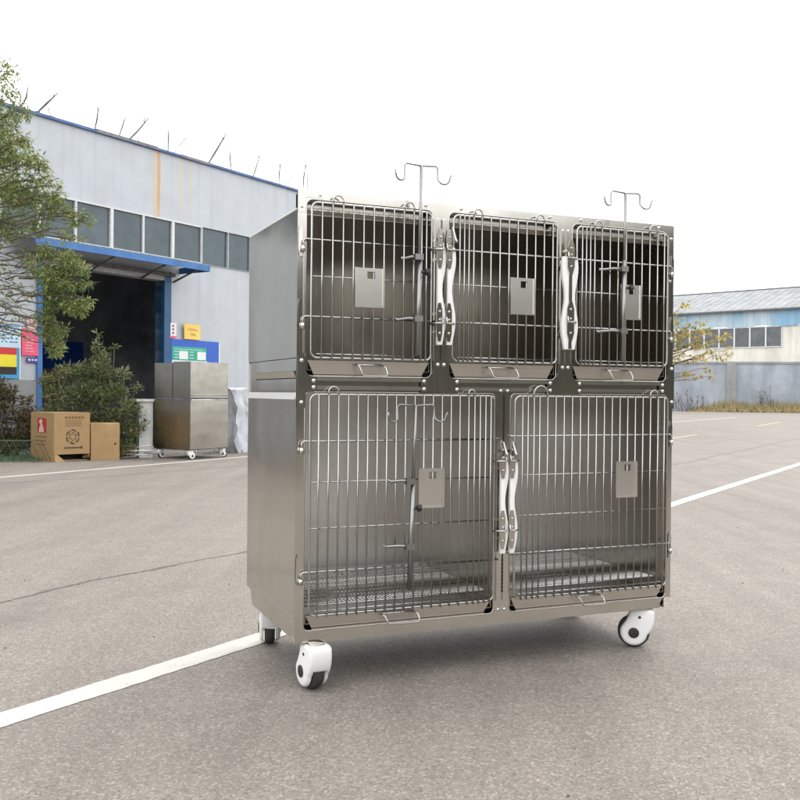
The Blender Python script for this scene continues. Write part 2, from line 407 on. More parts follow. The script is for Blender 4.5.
w = MB(); w.box(XL, XR, .02, 4.2, ZT - .25, ZT - .05); w.box(XL, XR, 4.9, 13.98, ZT - .25, ZT - .05); w.build('roof', 'far_roof', shop)  # open strip added out of view to let daylight into the interior
w = MB(); w.box(XL - .05, XR + .05, -.05, .10, ZT + .001, ZT + .045); w.build('roof_edge', 'blue_edge', shop, bevel=.01)
# worn stretch of coping where the blue paint is gone
w = MB()
w.box(-3.6, -2.25, -.056, .106, ZT + .004, ZT + .060); w.box(-1.7, -.9, -.055, .105, ZT + .004, ZT + .052)
w.build('coping', 'trim_dark', shop, bevel=.01)
# window band
mull = [-4.45, -3.9, -3.31, -2.71, -2.12, -1.55, -.93, -.34, .2]
mull = [m * K for m in mull]
xs = [mull[0] - .70 * i for i in range(14, 0, -1)] + mull + [mull[-1] + .70 * i for i in range(1, 26)]
for i, (a, b) in enumerate(zip(xs, xs[1:])):
    if a < XL + .3 or b > XR - .3: continue
    thin = a >= -1.2
    wide = (.016 if thin else (.045 if i % 2 else .020)); fh = .008 if thin else .022
    fr = MB()
    fr.box(a, a + wide, -.02, .06, wb_ + fh, wt_ - fh); fr.box(b - .016, b - .001, -.02, .06, wb_ + fh, wt_ - fh)
    fr.box(a, b - .001, -.022, .06, wb_, wb_ + fh); fr.box(a, b - .001, -.022, .06, wt_ - fh, wt_)
    fo = fr.build('window', 'grey_frame' if thin else 'white_frame', shop, bevel=.003)
    pn = MB(); dy = .006 * ((i * 7) % 5 - 2) / 2
    pn.hexa([(a + wide, .02 + dy, wb_ + fh), (b - .016, .02 - dy, wb_ + fh), (b - .016, .05, wb_ + fh), (a + wide, .05, wb_ + fh), (a + wide, .02, wt_ - fh), (b - .016, .02, wt_ - fh), (b - .016, .05, wt_ - fh), (a + wide, .05, wt_ - fh)])
    pn.build('pane', 'pane', fo, smooth=False)
# interior seen through the doorway
w = MB()
w.box(-9, 6, 6.0, 6.1, .01, 4.6); w.box(-9.1, -9, T + .01, 6.1, .01, 4.6); w.box(6, 6.1, T + .01, 6.1, .01, 4.6); w.box(-9, 6, T + .02, 4.2, 3.95, 4.05); w.box(-9, 6, 4.9, 6.0, 3.95, 4.05)  # ceiling split under the added roof opening, for daylight inside
w.build('inner_wall', 'interior', shop, smooth=False)
w = MB(); w.box(-9, 6, 0.0, 6.0, .002, .012); w.build('inner_floor', 'int_floor', shop, smooth=False)
w = MB(); w.box(DL - .09, DL, -.035, T + .03, 0, DT); w.build('door_jamb', 'blue_paint', shop, bevel=.005)
w = MB(); w.box(DR, DR + .15, -.035, T + .03, 0, DT); w.box(DR + .15, DR + .17, -.03, .05, 0, DT + .1); w.build('door_jamb', 'blue_dark', shop, bevel=.005)
w = MB(); w.box(DL, DR, -.03, T + .03, DT - .07, DT + .02); w.build('door_lintel', 'grey_frame', shop, bevel=.005)
# canopy: sloping blue sheet, its front edge 0.72 m out
w = MB()
cx0, cx1 = -5.25, -1.70
w.hexa([(cx0, -.74, 3.235), (cx1, -.74, 3.235), (cx1, -.002, 3.36), (cx0, -.002, 3.36), (cx0, -.74, 3.26), (cx1, -.74, 3.26), (cx1, -.002, 3.385), (cx0, -.002, 3.385)])
n = 26
for i in range(n):
    a = cx0 + (cx1 - cx0) * i / n + .02
    w.hexa([(a, -.745, 3.258), (a+.05, -.745, 3.258), (a+.05, -.01, 3.384), (a, -.01, 3.384), (a+.01, -.745, 3.275), (a+.04, -.745, 3.275), (a+.04, -.01, 3.40), (a+.01, -.01, 3.40)])
cn = w.build('canopy', 'trim_dark', shop, smooth=False)
w = MB(); w.box(cx0 - .01, cx1 + .01, -.77, -.74, 3.150, 3.255); w.box(cx1 + .011, cx1 + .03, -.77, -.01, 3.145, 3.257); w.build('canopy_fascia', 'blue_paint', shop, bevel=.004)
w = MB()
for a in (-4.9, -3.7, -2.6, -1.85):
    w.tube([(a, -.72, 3.2), (a, -.03, 2.98)], .018, 6)
w.box(DL - .5, DR + .2, -.10, -.04, 3.07, 3.13)
w.build('canopy_bracket', 'stick', shop)
# things standing in the dark workshop
def inshop(name, x0, x1, y0, y1, z0, z1, mat, label, cat, bev=.01):
    m = MB(); m.box(x0, x1, y0, y1, z0, z1); o = m.build(name, mat, bevel=bev); o.matrix_world = WM; return tag(o, label, cat)
o = inshop('blue_banner', -2.4, .9, 5.9, 5.94, 1.35, 2.15, 'blue_board', 'dim blue banner on the far wall inside the dark workshop', 'banner')
lk = empty('locker', WM @ Vector((-1.9, 4.4, .012)), WR, 'grey metal locker standing inside the dark doorway behind the shrub', 'locker')
m = MB(); m.box(0, .95, 0, .5, 0, 1.45); m.build('cabinet_body', 'trim_dark', lk, bevel=.01)
m = MB(); m.box(.03, .46, -.02, -.001, .05, 1.4); m.build('door', 'stick_pale', lk, bevel=.004)
m = MB(); m.box(.49, .92, -.02, -.001, .05, 1.4); m.build('door', 'trim_dark', lk, bevel=.004)
rk = empty('storage_rack', WM @ Vector((-4.3, 4.9, .012)), WR, 'dark shelving rack across the back of the workshop doorway', 'rack')
for x in (0, 1.5, 3.0):
    m = MB(); m.box(x, x + .06, 0, .06, 0, 2.5); m.box(x, x + .06, .6, .66, 0, 2.5); m.build('post', 'grey_frame', rk)
for z in (.9, 1.6, 2.38):
    m = MB(); m.box(.0, 3.06, -.02, .68, z, z + .07); m.build('shelf', 'grey_frame', rk)

# posters and signs on the workshop wall
def wallthing(name, s0, z0, label, cat):
    return empty(name, WM @ Vector((s0, -.03, z0)), WR, label, cat)
def sheet(parent, name, x0, x1, z0, z1, lay, mat):
    m = MB(); m.box(x0, x1, -.004*lay - .004, -.004*lay - .0005, z0, z1); return m.build(name, mat, parent, smooth=False)
p = wallthing('notice_board', -5.42, 1.17, 'pale blue notice poster with red, yellow and black stripes on the grey wall', 'poster')
sheet(p, 'board', -.35, .43, 0, .81, 0, 'sky_blue'); sheet(p, 'header', -.33, .41, .47, .79, 1, 'pale_blue')
sheet(p, 'stripe', -.35, .36, .36, .465, 1, 'red'); sheet(p, 'stripe', -.35, .36, .175, .36, 1, 'yellow'); sheet(p, 'stripe', -.35, .36, .06, .175, 1, 'print_black')
sheet(p, 'border', .41, .43, -.02, .80, 1, 'paper')
m = MB()
rd = random.Random(3)
for row, zz in enumerate((.72, .655, .60, .545)):
    x = .05 + .05 * (row % 2)
    while x < .34:
        wd = rd.uniform(.015, .04); m.box(x, x + wd, -.0115, -.0085, zz, zz + .018); x += wd + rd.uniform(.01, .05)
m.build('lettering', 'purple', p, smooth=False)
p = wallthing('pink_poster', -4.97, 1.53, 'bright pink poster with a curled top corner beside the blue door jamb', 'poster')
m = MB()
m.plate([(0, 0), (.29, 0), (.29, .30), (.20, .33), (.08, .415), (0, .42)], [], -.006, -.001); m.build('sheet', 'pink', p, smooth=False)
m = MB(); m.hexa([(.07, -.012, .415), (.285, -.012, .29), (.22, -.05, .40), (.10, -.04, .44), (.07, -.008, .418), (.285, -.008, .293), (.22, -.046, .404), (.10, -.036, .444)]); m.build('curled_corner', 'pink_pale', p, smooth=False)
m = MB()
for row in range(6):
    m.box(.06, .22 - .02*(row % 3), -.0095, -.0065, .06 + row*.045, .072 + row*.045)
m.build('lettering', 'pink_pale', p, smooth=False)
p = wallthing('purple_sign', -4.88, 1.42, 'small purple sign with pale symbols just under the pink poster', 'sign')
sheet(p, 'board', 0, .21, 0, .085, 0, 'purple'); m = MB()
m.plate(circ(.04, .045, .02, 10), [], -.0105, -.0085); m.box(.08, .11, -.0105, -.0085, .03, .06); m.box(.13, .18, -.0105, -.0085, .035, .055)
m.build('symbol', 'paper', p, smooth=False)
p = wallthing('sticker', -4.90, 1.95, 'round pale pink sticker with dark curls above the pink poster', 'sticker')
m = MB(); m.plate(circ(.11, .09, .10, 18), [], -.006, -.001); m.build('disc', 'pink_pale', p, smooth=False)
m = MB(); m.tube([(.06, -.009, .11), (.09, -.009, .07), (.13, -.009, .07), (.16, -.009, .12)], .006, 5); m.tube([(.05, -.009, .15), (.09, -.009, .16)], .006, 5); m.build('mark', 'print_black', p)
p = wallthing('warning_sign', -1.93, 1.97, 'narrow white sign with three dark red marks beside the right door jamb', 'sign')
sheet(p, 'board', 0, .165, 0, .27, 0, 'paper'); sheet(p, 'base_strip', 0, .165, 0, .035, 1, 'pink')
m = MB()
for z in (.09, .155, .22): m.plate(circ(.082, z, .02, 10), [], -.0115, -.0085)
m.build('symbol', 'print_red', p, smooth=False)
p = wallthing('yellow_note', -1.59, 1.965, 'yellow paper note with faint handwriting above the blue board', 'note')
m = MB(); m.hexa([(0, -.03, 0), (.43, -.012, .0), (.43, -.006, .0), (0, -.022, 0), (-.03, -.05, .285), (.42, -.012, .28), (.42, -.006, .28), (-.03, -.044, .285)]); m.build('sheet', 'note', p, smooth=False)
m = MB(); rd = random.Random(5)
for zz, xa, xb in ((.18, .08, .35), (.09, .15, .30)):
    pts = []
    x = xa
    while x < xb: pts.append((x, -.044 + .05*x, zz + rd.uniform(-.018, .018))); x += .016
    m.tube(pts, .0035, 4)
m.build('handwriting', 'print_brown', p)
p = wallthing('blue_board', -1.9, .95, 'blue board with a green and white printed poster behind the smaller steel cage bank', 'board')
sheet(p, 'board', 0, 1.24, 0, 1.0, 0, 'blue_board'); sheet(p, 'edge_strip', 1.24, 1.27, 0, .98, 0, 'paper')
sheet(p, 'poster_top', .03, .90, .62, .87, 1, 'green_print'); sheet(p, 'poster_bottom', .03, .92, .05, .618, 1, 'paper')
for x in (.20, .66):
    m = MB(); m.box(x, x + .22, -.0125, -.0085, .64, .79); m.build('picture', 'paper', p, smooth=False)
m = MB()
for r_ in range(3):
    for x in (.08, .46): m.box(x, x + .10, -.0125, -.0085, .66 + r_*.055, .675 + r_*.055)
m.box(.07, .80, -.0125, -.0085, .815, .825)
m.build('lettering', 'pale_blue', p, smooth=False)

# thin poles and dry sticks standing along the roof edge
poles = [((-4.14,4.6),(-4.04,4.92),0),((-3.9,4.6),(-3.6,4.95),1),((-3.69,4.6),(-3.69,4.79),2),((-2.98,4.58),(-2.98,4.94),0),((-2.56,4.58),(-2.45,4.92),0),((-2.39,4.58),(-2.04,5.01),1),
 ((-2.17,4.58),(-2.17,4.78),2),((-1.62,4.58),(-1.63,4.98),0),((-1.52,4.58),(-1.11,5.03),2),((-.78,4.58),(-.44,5.16),1),((-.23,4.58),(-.28,4.94),0),((.28,4.58),(.4,4.99),0),((.98,4.58),(1.09,5.01),0),((1.12,4.58),(1.45,5.0),2),((1.62,4.58),(1.78,5.14),0),((1.76,4.58),(1.60,5.18),2)]
desc = ['leftmost short stick on the roof edge, beside the tree', 'dark stick leaning right on the roof edge above the first windows', 'faint short stick just right of the first leaning one on the roof',
 'lone upright grey pole on the left half of the roof edge', 'pale stick tilted slightly right, beside the lone upright pole', 'thick dark stick leaning far right, left of the rust streak',
 'tiny pale upright stick right under the thick leaning one', 'straight dark upright pole at the wide rust streak on the roof edge', 'pale stick leaning far right beside the straight dark pole',
 'long dark stick leaning right, alone in the middle of the roof edge', 'short forked twig on the roof edge after the long leaning stick', 'dark bent stick on the roof edge, third from the steel cage bank end',
 'upright dark stick on the roof edge near the steel cage bank', 'thin stick leaning right, close beside the upright one near the cage bank', 'leaning pole rising just over the left corner of the cage bank', 'pale pole crossing behind the last one over the cage corner']
for i, ((s0, z0), (s1, z1), k) in enumerate(poles):
    rd = random.Random(40 + i); m = MB()
    a = Vector((s0*K, .03, wz(z0) + .02)); b = Vector((s1*K, .03 + rd.uniform(-.1, .1), wz(z1)))
    r0 = (.011, .015, .008)[k]
    mid = a.lerp(b, .55) + Vector((rd.uniform(-.03, .03), 0, rd.uniform(-.02, .02)))
    m.tube([a, a.lerp(mid, .5), mid, mid.lerp(b, .6), b], [r0*.85, r0*rd.uniform(.9, 1.3), r0*rd.uniform(1, 1.5), r0*.8, r0*.6], 6)
    m.box(a.x - .03, a.x + .03, a.y - .03, a.y + .03, a.z - .03, a.z + .02)
    for _ in range(2 if i in (1, 3, 4, 5, 9, 10, 11, 12, 14) else 0):
        c = b + Vector((rd.uniform(-.10, .12), 0, rd.uniform(-.03, .12))); m.tube([mid.lerp(b, .5), c], [r0*.5, .004], 5)
    o = m.build('roof_stick', 'stick' if k != 2 else 'stick_pale'); o.matrix_world = WM
    tag(o, desc[i], 'stick', 'thin poles and sticks along the workshop roof edge')

# ---------------------------------------------------------------- yard wall and factory far right
yw_a, yw_b = Vector((-12, 69.5, 0)), Vector((62, 53.6, 0))
ang = math.atan2((yw_b - yw_a).y, (yw_b - yw_a).x); Lw = (yw_b - yw_a).length
yw = empty('yard_wall', yw_a, ang, 'long weathered blue grey boundary wall behind the dry grass', 'wall')
m = MB(); m.box(0, Lw, 0, .24, 0, 3.18); m.build('wall_panel', 'yard_wall', yw, smooth=False)
m = MB(); m.box(-.05, Lw + .05, -.07, .31, 3.18, 3.32); m.build('coping', 'render_grey', yw, bevel=.02)
for x in [8.03 + 8.9 * i for i in range(8)]:
    m = MB(); m.box(x - .3, x + .3, -.1, -.002, 0, 3.178); m.build('pier', 'render_grey', yw, bevel=.02)
fb_o = Vector((3.15, 105.6, 0)); fang = R(-43.5)
fb = empty('factory_building', fb_o, fang, 'cream factory behind the yard wall with pale metal roof and faded blue sheet band', 'building')
LB = 58
m = MB(); m.box(0, LB, 0, 14, 0, 7.0); m.build('wall', 'cream', fb, smooth=False)
m = MB()
xx = 0.0; rd = random.Random(17)
pts = [(0, 7.02)]
prof = []
k = 0
while k < LB / .6:      # folded sheet: one continuous zigzag
    prof += [(k*.6, -.10), (k*.6 + .38, -.10), (k*.6 + .44, -.16), (k*.6 + .54, -.16)]; k += 1
lo_ = [m.bm.verts.new((x, y, 6.98 + .05*math.sin(x*1.7))) for x, y in prof]; hi_ = [m.bm.verts.new((x, y, 8.55)) for x, y in prof]
for a, b, c, d in zip(lo_, lo_[1:], hi_[1:], hi_): m.bm.faces.new((a, b, c, d))
m.build('cladding_band', 'sheet_blue', fb, smooth=False)
def roof_quad(m, xa, xb, y0, z0, y1, z1, th):
    m.hexa([(xa, y0, z0), (xb, y0, z0), (xb, y1, z1), (xa, y1, z1), (xa, y0, z0 + th), (xb, y0, z0 + th), (xb, y1, z1 + th), (xa, y1, z1 + th)])
m = MB(); roof_quad(m, -.6, LB + .6, -.5, 8.30, 7, 10.75, .14); roof_quad(m, -.6, LB + .6, 7.001, 10.75, 14.5, 8.3, .14)
for k in range(int(LB/.76)):
    x = -.5 + k*.76; roof_quad(m, x, x + .05, -.5, 8.44, 6.98, 10.89, .022)
m.build('roof', 'far_roof', fb, smooth=False)
m = MB(); m.box(-.6, LB + .6, -.60, -.51, 8.27, 8.38); m.build('gutter', 'stick', fb, smooth=False)
m = MB(); m.box(-.6, LB + .6, 6.9, 7.1, 10.9, 10.98); m.build('ridge_cap', 'trim_dark', fb, smooth=False)
for k in range(11):
    x = 39.6 - 1.37 * (k + 1); e = x + 1.368
    m = MB(); m.box(x, e, -.10, -.002, 5.20, 5.27); m.box(x, x + .07, -.10, -.002, 5.272, 6.9); m.box(e - .06, e, -.10, -.002, 5.272, 6.9); m.box(x, e, -.10, -.002, 6.902, 6.975)
    fo = m.build('window', 'white_frame', fb, smooth=False)
    m = MB(); m.box(x + .07, e - .06, -.05, -.003, 5.272, 6.9); m.build('pane', 'pane_far', fo, smooth=False)
m = MB(); m.box(41.9, 43.1, -.06, -.002, 3.2, 6.1); m.build('door', 'white_frame', fb, smooth=False)

# ================================================================== the cage bank
CO = Vector((-.3417, 3.0885, 0)); CR = .4009
W, D, ZB, ZTOP, ZR = 1.5334, .655, .16, 1.657, 1.595
cage = empty('animal_cage_bank', CO, CR, 'large stainless steel animal cage bank on white casters, three doors above two', 'cage')
ups = [(.030, .489), (.552, .998), (1.064, 1.500)]
lows = [(.030, .743), (.808, 1.508)]
# front frame: one sheet with five rounded openings
outer = [(0, ZB), (W - .05, ZB), (W - .05, ZB + .018), (W - .035, ZB + .04), (W, ZB + .04), (W, ZTOP), (0, ZTOP)]
holes = [rrect(a, b, 1.045, 1.630, .022) for a, b in ups] + [rrect(a, b, .200, .993, .018) for a, b in lows]
m = MB(); m.plate(outer, holes, 0, .004); m.build('front_frame', 'steel', cage, smooth=False)
m = MB()
for (a, b) in ups:   # returned lips of the openings
    m.box(a - .006, a - .003, .004, .035, 1.05, 1.625); m.box(b + .003, b + .006, .004, .035, 1.05, 1.625); m.box(a, b, .004, .035, 1.633, 1.636)
for (a, b) in lows:
    m.box(a - .006, a - .003, .004, .035, .205, .988); m.box(b + .003, b + .006, .004, .035, .205, .988)
m.build('opening_lip', 'steel', cage, smooth=False)
for (a, b, z0, z1, rr_) in [(a, b, 1.045, 1.630, .022) for a, b in ups] + [(a, b, .200, .993, .018) for a, b in lows]:
    m = MB(); m.tube([(p_[0], .0005, p_[1]) for p_ in rrect(a, b, z0, z1, rr_)], .0022, 6, closed=True); m.build('rolled_edge', 'steel', cage)
# raised posts and rails on the front frame
m = MB()
m.box(.0205, .0265, -.004, -.0002, 1.12, 1.5) 
for a, b in ((.068, .452), (.590, .962), (1.100, 1.465)):
    m.box(a, b, -.007, -.0002, 1.0305, 1.0405); m.box(a, b, -.007, -.0002, 1.001, 1.014)
m.build('cross_rail', 'steel_h', cage, bevel=.002)
m = MB()
for a, b in ((.497, .518), (.524, .545), (1.012, 1.030), (1.036, 1.054), (.752, .7725), (.7785, .799)):
    z0, z1 = (1.10, 1.60) if a < .7 or a > .9 else (.245, .990)
    m.box(a, b, -.006, -.0002, z0, z1)
m.build('post_channel', 'steel', cage, bevel=.002)
m = MB(); m.box(.7735, .7775, -.0045, -.0002, .30, .985); m.box(.5195, .5225, -.002, -.0002, 1.1, 1.6); m.build('post_gap', 'dark', cage, smooth=False)
m = MB()
for k in range(9): m.box(.772, .779, -.0075, -.0062, .275 + k*.014, .284 + k*.014)
m.build('vent_slot', 'dark', cage, smooth=False)
# gusset plates with bolts
def gusset(outline, bolts):
    m = MB(); m.plate(outline, [], -.0110, -.0075); o = m.build('gusset', 'steel', cage, smooth=False)
    for (u, z) in bolts:
        m = MB(); m.lathe([(.0068, 0), (.0068, .0015), (.0055, .004), (.002, .0052)], Matrix.Translation((u, -.0112, z)) @ Matrix.Rotation(PI/2, 4, 'X'), 12)
        m.build('bolt', 'bolt', o)
def arcs(cx, cz, r, a0, a1, n=5): return [(cx + r*math.cos(R(a0 + (a1-a0)*k/n)), cz + r*math.sin(R(a0 + (a1-a0)*k/n))) for k in range(n+1)]
for c in (.5205, 1.031):
    h = .031
    out = [(c - h, 1.105)] + arcs(c - h - .03, 1.072, .03, 0, -80) + [(c - .075, 1.043), (c - .075, .995), (c + .075, .995), (c + .075, 1.043)] + arcs(c + h + .03, 1.072, .03, 260, 180) + [(c + h, 1.105)]
    gusset(out, [(c - .012, 1.092), (c + .012, 1.092), (c - .064, 1.033), (c - .064, 1.006), (c + .064, 1.033), (c + .064, 1.006)])
gusset([(.001, 1.11), (.029, 1.11)] + arcs(.058, 1.072, .03, 180, 260) + [(.066, 1.04), (.066, .996), (.030, .994), (.028, .94), (.001, .94)], [(.014, 1.096), (.056, 1.030), (.056, 1.008), (.014, .958)])
gusset([(W-.001, 1.11), (W-.031, 1.11)] + arcs(1.472, 1.072, .03, 0, -80) + [(1.463, 1.04), (1.463, .996), (1.50, .994), (1.512, .94), (W-.001, .94)], [(W-.014, 1.096), (1.476, 1.032), (1.476, 1.008), (W-.012, .966)])
for (u, z) in [(.013, 1.603), (.076, 1.645), (.462, 1.645), (.6, 1.645), (.965, 1.645), (1.10, 1.645), (1.46, 1.645), (1.519, 1.605), (.508, 1.60), (.532, 1.60), (1.021, 1.60), (1.044, 1.60), (.762, 1.003), (.790, 1.003), (.763, .212), (.789, .212), (.012, 1.44), (1.516, 1.44)]:
    m = MB(); m.lathe([(.0062, 0), (.0062, .0012), (.005, .0036), (.002, .0045)], Matrix.Translation((u, -.0002 if z != 1.003 else -.008, z)) @ Matrix.Rotation(PI/2, 4, 'X'), 12)
    m.build('bolt', 'bolt', cage)
# corner plate seen top left, lower hinge plates at both edges
m = MB(); m.plate([(.001, 1.585), (.026, 1.585), (.026, 1.636), (.09, 1.636), (.09, ZTOP - .001), (.001, ZTOP - .001)], [], -.0025, -.0002); m.build('corner_plate', 'steel', cage, smooth=False)
for u in (.002, 1.517):
    for z in (.405, .84, 1.25, 1.49):
        if u < 1 and z in (.84,): continue
        m = MB(); m.plate([(u+.004, z-.05), (u+.010, z-.05), (u+.014, z-.03), (u+.014, z+.03), (u+.010, z+.05), (u+.004, z+.05), (u, z+.03), (u, z-.03)], [], -.0055, -.0027)
        m.build('hinge_plate', 'steel_side', cage, smooth=False)
# outer skin
m = MB()
m.box(.0, .0015, .0045, D, 1.106, ZR); m.build('side_panel', 'steel_side', cage, smooth=False)
m = MB(); m.hexa([(.006, .0045, .991), (.010, .0045, .991), (.010, D, .991), (.006, D, .991), (.006, .0045, 1.104), (.010, .0045, 1.104), (.010, D, 1.104), (.006, D, 1.104)])
m.build('joint_panel', 'steel_side', cage, smooth=False)
m = MB(); m.hexa([(.003, .02, 1.040), (.0058, .02, 1.040), (.0058, .56, 1.040), (.003, .56, 1.040), (-.004, .02, 1.060), (.0058, .02, 1.064), (.0058, .56, 1.064), (-.004, .56, 1.060)]); m.build('side_rail', 'steel_side', cage, smooth=False)
m = MB(); m.box(.0050, .0058, .02, .56, 1.036, 1.0395); m.build('side_gap', 'dark', cage, smooth=False)  # dark strip standing for the shadow line under the rail
m = MB(); m.hexa([(-.006, .0045, .967), (.004, .0045, .967), (.004, D, .967), (-.006, D, .967), (.0058, .0045, .990), (.010, .0045, .990), (.010, D, .990), (.0058, D, .990)]); m.build('bevel_strip', 'edge_metal', cage, smooth=False)
m = MB(); m.box(.0, .0015, .0045, D, .229, .966); m.build('side_panel', 'steel_side', cage, smooth=False)
m = MB(); m.box(-.0025, .0, .0045, D, .247, .2495); m.box(-.002, .0, .0045, .05, .226, .229); m.build('side_crease', 'bolt', cage, smooth=False)
m = MB(); m.box(W - .0015, W, .0045, D, .2, ZR); m.build('side_panel', 'steel_side', cage, smooth=False)
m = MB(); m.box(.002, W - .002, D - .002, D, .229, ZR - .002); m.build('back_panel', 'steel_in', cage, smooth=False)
m = MB(); m.box(.0, W, .0045, D, ZR, ZR + .003); m.build('roof_panel', 'steel_h', cage, smooth=False)
m = MB(); m.tube([(.001, .01, ZR + .001), (.001, D, ZR + .001)], .0035, 6); m.build('roof_edge', 'edge_metal', cage)
# base skirt (set in at the back)
m = MB()
m.plate([(.0045, .229), (D - .004, .229), (D - .02, .195), (D - .03, .175), (D - .045, ZB), (.0045, ZB)], [], .012, .016, plane='yz')
m.build('base_skirt', 'steel_side', cage, smooth=False)
m = MB(); m.box(W - .03, W - .026, .0045, D - .03, ZB, .229); m.box(.02, W - .03, D - .04, D - .036, ZB, .229); m.build('base_skirt', 'steel_side', cage, smooth=False)
m = MB(); m.box(.017, W - .031, .0045, D - .041, .168, .172); m.build('base_pan', 'rubber', cage, smooth=False)  # pan coloured near black to deepen the shade under the cage
# inner walls, ceilings
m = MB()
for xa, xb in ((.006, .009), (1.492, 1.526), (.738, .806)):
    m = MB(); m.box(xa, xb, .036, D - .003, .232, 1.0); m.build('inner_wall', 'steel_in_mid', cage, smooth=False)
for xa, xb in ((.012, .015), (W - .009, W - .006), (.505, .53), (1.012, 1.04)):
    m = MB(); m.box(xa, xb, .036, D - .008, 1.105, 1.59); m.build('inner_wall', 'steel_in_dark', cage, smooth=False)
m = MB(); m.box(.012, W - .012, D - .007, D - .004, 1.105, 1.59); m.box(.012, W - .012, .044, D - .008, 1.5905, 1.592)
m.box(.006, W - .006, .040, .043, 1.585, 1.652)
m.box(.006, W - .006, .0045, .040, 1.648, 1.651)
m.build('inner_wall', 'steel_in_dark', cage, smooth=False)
m = MB(); m.box(.010, W - .010, .012, D - .004, 1.012, 1.018); m.build('middle_deck', 'steel_h', cage, smooth=False)

# trays
def tray(a, b, z0, z1, hu0, hu1, upper):
    m = MB(); y0, y1 = (.006, .0015)
    # sloping front lip with cut corners
    m.hexa([(a + .030, y0, z0), (b - .035, y0, z0), (b - .035, y0 + .003, z0 - .002), (a + .030, y0 + .003, z0 - .002), (a + .008, y1, z1), (b - .010, y1, z1), (b - .010, y1 + .003, z1), (a + .008, y1 + .003, z1)])
    m.box(a + .03, b - .035, y0 - .006, y0 + .001, z0 - .006, z0 - .0022)
    t = m.build('tray', 'tray_steel', cage, smooth=False)
    m = MB(); m.box(a + .012, b - .012, y1 + .004, D - .01, z0 + .012, z0 + .015); m.box(a + .006, a + .009, y1 + .004, D - .01, z0 + .012, z1); m.box(b - .009, b - .006, y1 + .004, D - .01, z0 + .012, z1)
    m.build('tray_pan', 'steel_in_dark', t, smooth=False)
    zz = z1 - .012; zl = z0 - .004; s = .03
    m = MB(); m.tube([(hu0, -.012, zz), (hu0 + .012, -.026, zz - .006), (hu0 + .020, -.032, zl + .006), (hu0 + .028, -.032, zl), (hu1 - .006, -.032, zl), (hu1, -.032, zl + .006), (hu1 - .004, -.024, zz - .008), (hu1 - .018, -.010, zz)], .0028, 8)
    m.tube([(hu0 + .004, -.010, zz - .001), (hu1 - .014, -.010, zz - .001)], .0040, 8)
    m.build('tray_handle', 'wire', t)
    m = MB(); m.box(a + .002, b - .002, .030, .032, z0 - .002, z1 - .004); m.build('tray_shadow_gap', 'dark', t, smooth=False)
tray(*ups[0], 1.052, 1.098, .200, .312, True)
tray(*ups[1], 1.052, 1.098, .698, .822, True)
tray(*ups[2], 1.052, 1.098, 1.208, 1.322, True)
tray(*lows[0], .208, .250, .300, .440, False)
tray(*lows[1], .208, .250, 1.085, 1.205, False)
# wire floors of the lower cells
for (a, b) in lows:
    m = MB()
    x = a + .012
    while x < b - .008:
        m.tube([(x, .042, .277), (x, D - .012, .277)], .0020, 4); x += .0135
    for y in [.045 + .058*i for i in range(11)]: m.tube([(a + .008, y, .2725), (b - .008, y, .2725)], .0028, 5)
    m.build('wire_floor', 'bolt', cage)
# doors
def arch(m, x0, x1, z0, y, r, h=.018):
    n = 8; c = (x0 + x1)/2; q = (x1 - x0)/2
    m.tube([(x0, y, z0)] + [(c - q*math.cos(PI*k/n), y, z0 + h*.55 + q*math.sin(PI*k/n)) for k in range(n+1)] + [(x1, y, z0)], r, 6)
def door(a, b, z0, z1, bars, arches, rods, hinge, holder, name_label=None):
    y = -.016
    m = MB(); rr = .0042
    path = [(p[0], y, p[1]) for p in rrect(a, b, z0, z1, .02, 5)]
    m.tube(path, rr, 8, closed=True)
    m.tube([(a + .02, y + .006, z0 + .013), (b - .02, y + .006, z0 + .013)], .003, 6)
    for u in bars: m.tube([(u, y - .006, z0 - .007), (u, y - .006, z1 + .003)], .0029, 6)
    for (u0, u1) in arches: arch(m, u0, u1, z1, y - .006, .0032)
    for z, kind in rods:
        if kind == 'mid': m.tube([(a, y, z), (b, y, z)], .0028, 6)
        else:
            if hinge == 'L': e, k = a - .028, b + .020
            else: e, k = b + .022, a - .020
            sgn = -1 if hinge == 'L' else 1
            m.tube([(k, y + .001, z), (e - sgn*.008, y + .001, z), (e, y + .002, z - .006), (e, y + .002, z - .034)], .0034, 7)
    d = m.build('cage_door', 'wire', cage)
    hx = a - .028 if hinge == 'L' else b + .022
    for z, kind in rods:
        if kind != 'mid':
            m = MB(); m.tube([(hx, y + .003, z - .022), (hx, y + .003, z - .042)], .0068, 10); m.box(hx - .004, hx + .004, y + .003, -.003, z - .040, z - .024); m.build('hinge', 'steel', d)
    u0, u1, h0, h1 = holder
    m = MB(); yy = y - .0105
    cx = (u0 + u1)/2; sq = .014
    m.plate([(u0, h0), (u1, h0), (u1, h1), (u0, h1)], [[(cx - sq + .006, h1 - .036), (cx + sq + .006, h1 - .036), (cx + sq + .006, h1 - .012), (cx - sq + .006, h1 - .012)]], yy - .002, yy)
    m.box(u0, u0 + .006, yy - .007, yy - .0021, h0, h1); m.box(u1 - .006, u1, yy - .007, yy - .0021, h0, h1); m.box(u0 + .0065, u1 - .0065, yy - .007, yy - .0021, h0, h0 + .005)
    hd = m.build('card_holder', 'satin', d, smooth=False)
step = .0367
b1 = [.078 + step*i for i in range(10)] + [.438, .456]
door(.044, .478, 1.106, 1.618, b1, [(.116, .152), (.373, .41)], [(1.496, 'h'), (1.375, 'mid'), (1.242, 'h')], 'L', (.191, .297, 1.278, 1.411))
b2 = [.585, .603, .621, .640] + [.672 + step*i for i in range(9)]
